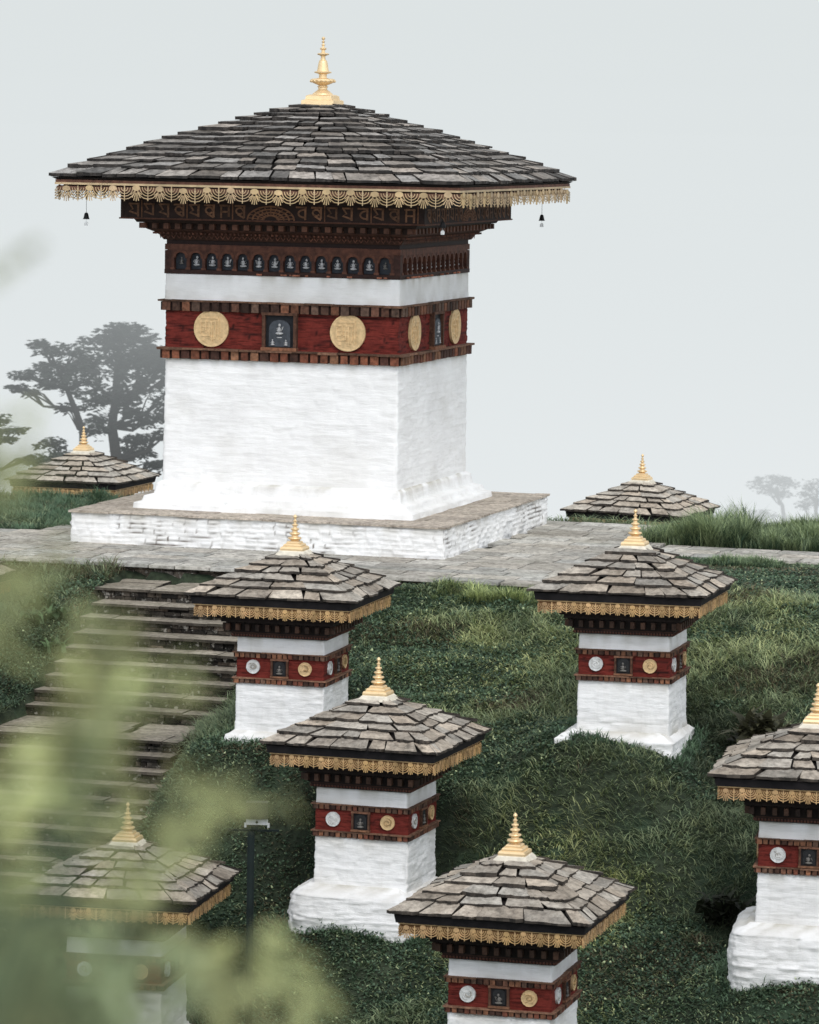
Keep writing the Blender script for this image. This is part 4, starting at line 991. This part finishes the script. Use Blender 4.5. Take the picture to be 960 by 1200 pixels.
tree('conifer_tree', 'dark flat-topped conifer with two leaning stems behind the half-buried chorten roof', 'misty trees on the left', 150,
     [(140, 640), (139, 575), (137, 540), (131, 500), (135, 470), (137, 430), (142, 400)],
     [(142, 386, 22, 9), (128, 396, 26, 12), (156, 395, 24, 12), (172, 420, 26, 16), (198, 425, 20, 18), (150, 462, 26, 12), (120, 402, 26, 11), (165, 412, 24, 13), (140, 420, 38, 16), (182, 432, 18, 16), (110, 432, 22, 14), (160, 445, 34, 15), (192, 462, 20, 14), (128, 462, 20, 12), (150, 480, 18, 10), (115, 495, 16, 13), (176, 492, 22, 10), (160, 515, 20, 7), (195, 510, 14, 8), (158, 530, 22, 9), (185, 545, 18, 7), (205, 480, 20, 16), (210, 440, 18, 18)], 3, DK, .26, .24, 210)
tree('conifer_tree', 'grey-green conifer with a thin forked stem and layered branches left of the gold spire', 'misty trees on the left', 141,
     [(104, 640), (101, 575), (98, 540), (97, 505), (88, 480), (78, 455), (66, 430)],
     [(46, 403, 13, 6), (62, 410, 20, 9), (84, 408, 18, 10), (52, 432, 15, 8), (75, 432, 28, 12), (100, 420, 18, 14), (60, 447, 22, 9), (92, 450, 26, 15), (108, 470, 18, 14), (26, 440, 14, 6), (20, 455, 11, 6), (36, 460, 8, 5), (82, 478, 13, 7), (110, 505, 14, 12), (60, 520, 18, 8), (70, 535, 24, 7), (45, 540, 20, 7)], 8, (.028, .036, .026), .19, .22, 200)
tree('conifer_tree', 'low dark conifer boughs at the left edge of the photo', 'misty trees on the left', 128,
     [(-30, 640), (-28, 560), (-24, 520), (-20, 490)],
     [(0, 492, 14, 7), (-10, 505, 18, 8), (16, 504, 14, 5), (38, 538, 16, 4), (8, 515, 10, 4)], 15, (.024, .034, .022), .22, .2, 230)
tree('umbrella_tree', 'faint umbrella-shaped tree in the mist on the right, the one with a clear bare stem', 'faint misty trees on the right', 232,
     [(922, 660), (920, 615), (917, 592), (908, 578), (900, 570)],
     [(905, 562, 20, 6), (890, 568, 14, 6), (922, 566, 14, 7), (903, 575, 18, 5), (915, 580, 12, 4)], 21, (.02, .025, .02), .16, .22, 160, .8)
tree('umbrella_tree', 'faint tree in the mist cut by the right edge of the photo', 'faint misty trees on the right', 226,
     [(956, 660), (957, 615), (956, 590), (958, 575)],
     [(955, 568, 16, 7), (968, 572, 18, 9), (948, 580, 12, 8), (960, 588, 16, 8), (942, 592, 8, 5)], 22, (.02, .025, .02), .16, .22, 160, .8)
tree('low_tree', 'palest rounded low trees in the mist right of the rear chorten roof', 'faint misty trees on the right', 244,
     [(868, 670), (866, 620), (865, 600)],
     [(862, 597, 12, 7), (878, 602, 18, 8), (895, 604, 14, 7), (868, 608, 20, 9), (848, 605, 10, 6)], 23, (.02, .025, .02), .14, .24, 160, .8)

# ------------------------------------------------------------------ leafy shrubs close to the camera
def shrub(label, bx, by, fronds, seed, tint):
    """fronds: (px-point tip xyz, length, heading, leaflet length); pinnate leaflets on arching stems"""
    r = np.random.default_rng(seed); bz = float(terrain(np.array(bx), np.array(by))); root = empty('leafy_shrub', (bx, by, bz)); tag(root, label, 'shrub', 'shrubs close to the camera')
    b = MB(); V = []; C = []; O = np.array([bx, by, bz])
    for (tx, ty, tz, ln, hd, ll) in fronds:
        tip = np.array([tx, ty, tz]); dr = np.array([math.cos(hd), r.uniform(-.25, .25), math.sin(hd)]); dr /= np.linalg.norm(dr)
        st = tip - dr * ln; p0 = O + np.array([0, 0, -.05])
        mid = p0 * .4 + st * .6 + np.array([r.normal(0, .04), r.normal(0, .04), -.05])
        pts = [(1 - t) ** 2 * p0 + 2 * t * (1 - t) * mid + t * t * st for t in np.linspace(0, 1, 7)]
        fr = [st + dr * ln * t + np.array([0, 0, -.12 * ln * t * t]) for t in np.linspace(0, 1, 8)]
        b.tube([tuple(p - O) for p in pts + fr[1:]], list(np.linspace(.007, .003, 7)) + list(np.linspace(.0028, .001, 7)), 5)
        n = max(4, int(ln / (ll * .30))); base = np.array(tint) * r.uniform(.4, 1.35)
        side = np.cross(dr, np.array([0, -1., 0])); side /= np.linalg.norm(side)
        for k in range(n):
            t = (k + .5) / n; p = st + dr * ln * t + np.array([0, 0, -.12 * ln * t * t])
            for sg in (-1, 1):
                if r.random() < .50: continue
                a = dr * r.uniform(.45, .9) + side * sg * r.uniform(.5, 1) + np.array([0, r.normal(0, .25), -.12]); a /= np.linalg.norm(a)
                l = 1.25 * ll * (1 - .55 * abs(t - .4)) * r.uniform(.7, 1.3); w = np.cross(a, r.normal(0, 1, 3) * .5 + np.array([0, -1, 0])); w *= l * .15 / np.linalg.norm(w); dn = np.array([0, 0, -l * .08])
                q = p - O
                V.append([q, q + a * l * .35 + w, q + a * l * .35 - w, q + a * l * .75 + w * .7 + dn * .5, q + a * l * .75 - w * .7 + dn * .5, q + a * l + dn])
                C.append(base * r.uniform(.55, 1.5) + np.array([.05, .03, 0]) * r.random())
    b.build('stem', M['stem'], root, smooth=True)
    V = np.array(V).reshape(-1, 3); n = len(V) // 6; o = np.arange(n)[:, None] * 6
    np_obj('foliage', V, [np.concatenate([o + np.array([[1, 3, 4, 2]])]), np.concatenate([o + np.array([[0, 1, 2]]), o + np.array([[3, 5, 4]])])], M['foreleaf'], root, vcol=np.repeat(np.array(C), 6, 0))
    return root
def tips(lst, Y0, r):
    out = []
    for (px, py, ang, k, ll) in lst:
        for _ in range(k):
            c = at(px + r.uniform(-22, 22), py + r.uniform(-26, 26), Y0 + r.uniform(-.3, .3)); out.append((c[0], c[1], c[2], r.uniform(.10, .19), R(ang + r.uniform(-22, 22)), ll))
    return out
rr = random.Random(2)
YG = (.48, .52, .25); BG = (.33, .40, .23); OL = (.44, .47, .23)
shrub('tall blurred yellow-green shrub at the left edge close to the camera', -.78, 4.2, tips([(105, 690, 82, 2, .04), (98, 790, 85, 2, .045), (30, 770, 50, 1, .045), (15, 690, 30, 1, .04), (62, 487, 10, 2, .028), (45, 520, 5, 2, .028), (90, 505, 8, 1, .025), (70, 600, 25, 1, .028), (215, 775, 20, 1, .032), (110, 860, 70, 1, .04), (15, 860, 60, 2, .045), (45, 288, 20, 1, .014)], 4.2, rr), 4, YG)
shrub('blurred mass of green leaves across the lower left corner, nearest the camera', -.75, 4.4, tips([(30, 980, 75, 2, .045), (15, 1050, 50, 2, .05), (60, 1120, 30, 3, .05), (160, 1130, 15, 3, .045), (225, 1140, 5, 2, .045), (60, 1180, 20, 3, .055), (190, 1185, 10, 3, .05), (125, 1165, 25, 3, .05), (100, 1110, 30, 2, .045), (20, 1150, 30, 3, .055), (120, 1090, 45, 1, .035)], 4.4, rr), 5, BG)
shrub('blurred olive shrub reaching over the lamp post and lower left chorten', -.62, 5.0, tips([(235, 945, 60, 2, .036), (255, 905, 60, 1, .034), (365, 918, 3, 1, .028), (225, 890, 75, 1, .036), (325, 1120, -30, 1, .036), (385, 1185, -35, 2, .042), (320, 1185, -20, 1, .045), (170, 870, 80, 1, .036), (290, 1165, -30, 1, .042), (140, 940, 75, 1, .034)], 5.0, rr), 6, OL)

# ------------------------------------------------------------------ mist beyond the hill
def fog(name, y0, y1, dens, colr, x=1400, z0=-60, z1=160):
    m = bpy.data.materials.new(name); m.use_nodes = True; nt = m.node_tree; nt.nodes.clear(); out = nt.nodes.new('ShaderNodeOutputMaterial')
    ab = nt.nodes.new('ShaderNodeVolumeAbsorption'); ab.inputs['Color'].default_value = (0, 0, 0, 1); ab.inputs['Density'].default_value = dens
    em = nt.nodes.new('ShaderNodeEmission'); em.inputs['Color'].default_value = (*colr, 1); em.inputs['Strength'].default_value = dens  # mist glows by itself: emission stands in for daylight scattered inside it
    ad = nt.nodes.new('ShaderNodeAddShader'); nt.links.new(ab.outputs[0], ad.inputs[0]); nt.links.new(em.outputs[0], ad.inputs[1]); nt.links.new(ad.outputs[0], out.inputs['Volume'])
    b = MB(); b.box((0, (y0 + y1) / 2, (z0 + z1) / 2), (x, y1 - y0, z1 - z0)); o = b.build('mist', m); tag(o, 'pale mist filling the valley behind the hill', None, None, 'structure')
    return o
FOGC = (.745, .792, .804)
zl = [-60] + [-12.5 + .8 * k for k in range(9)] + [160]
for k in range(len(zl) - 1): fog('mist', 98, 185, min(.0080, .0006 + .0082 * (k / 9) ** 1.5), FOGC, 1400, zl[k] + .002, zl[k + 1] - .002)
zf = [-90] + [-22 + 2.4 * k for k in range(12)] + [160]
for k in range(len(zf) - 1):
    q_ = k / 12.; fog('mist', 185.5, 900, .022, tuple(a * (1.03 - .11 * q_ ** 1.1) * t for a, t in zip((.775, .812, .825), (1 - .01 * q_, 1, 1 - .015 * q_))), 1400, zf[k] + .002, zf[k + 1] - .002)

# ------------------------------------------------------------------ world, sun, camera
w = bpy.data.worlds.new('World'); scene.world = w; w.use_nodes = True; nt = w.node_tree; nt.nodes.clear()
sky = nt.nodes.new('ShaderNodeTexSky'); sky.sky_type = 'NISHITA'; sky.sun_disc = False; sky.sun_elevation = R(50); sky.sun_rotation = R(170); sky.air_density = 1.0; sky.dust_density = 4.0; sky.ozone_density = 1.0; sky.altitude = 3000
hs = nt.nodes.new('ShaderNodeHueSaturation'); hs.inputs['Saturation'].default_value = .25; hs.inputs['Value'].default_value = 2.05; nt.links.new(sky.outputs[0], hs.inputs['Color'])
bg = nt.nodes.new('ShaderNodeBackground'); bg.inputs['Strength'].default_value = .15; nt.links.new(hs.outputs[0], bg.inputs[0])
out = nt.nodes.new('ShaderNodeOutputWorld'); nt.links.new(bg.outputs[0], out.inputs[0])
sd = bpy.data.lights.new('sun', 'SUN'); sd.energy = 1.5; sd.angle = R(25); sd.color = (1, .97, .92); so = bpy.data.objects.new('sun', sd); col.objects.link(so)
# sky.sun_rotation is measured clockwise from +Y: light arrives from behind the camera, slightly left
from mathutils import Vector
az = R(170); el = R(50); d = Vector((math.sin(az) * math.cos(el), math.cos(az) * math.cos(el), math.sin(el)))
so.rotation_euler = d.to_track_quat('Z', 'Y').to_euler()

cam = bpy.data.cameras.new('camera'); co = bpy.data.objects.new('camera', cam); col.objects.link(co); scene.camera = co
cam.sensor_fit = 'HORIZONTAL'; cam.sensor_width = 36; cam.lens = 36 * F_ / 960; cam.clip_start = .1; cam.clip_end = 6000
# the photograph is rotated clockwise by ROLL in the picture plane
Rm = Matrix.Rotation(PI / 2 + PITCH, 4, 'X') @ Matrix.Rotation(ROLL, 4, 'Z')
co.matrix_world = Rm
cam.dof.use_dof = True; cam.dof.focus_distance = 65; cam.dof.aperture_fstop = 4.0
scene.view_settings.view_transform = 'Standard'; scene.view_settings.look = 'None'; scene.view_settings.exposure = 0
scene.render.engine = 'CYCLES'; scene.cycles.use_denoising = True
scene.cycles.max_bounces = 6; scene.cycles.transparent_max_bounces = 4
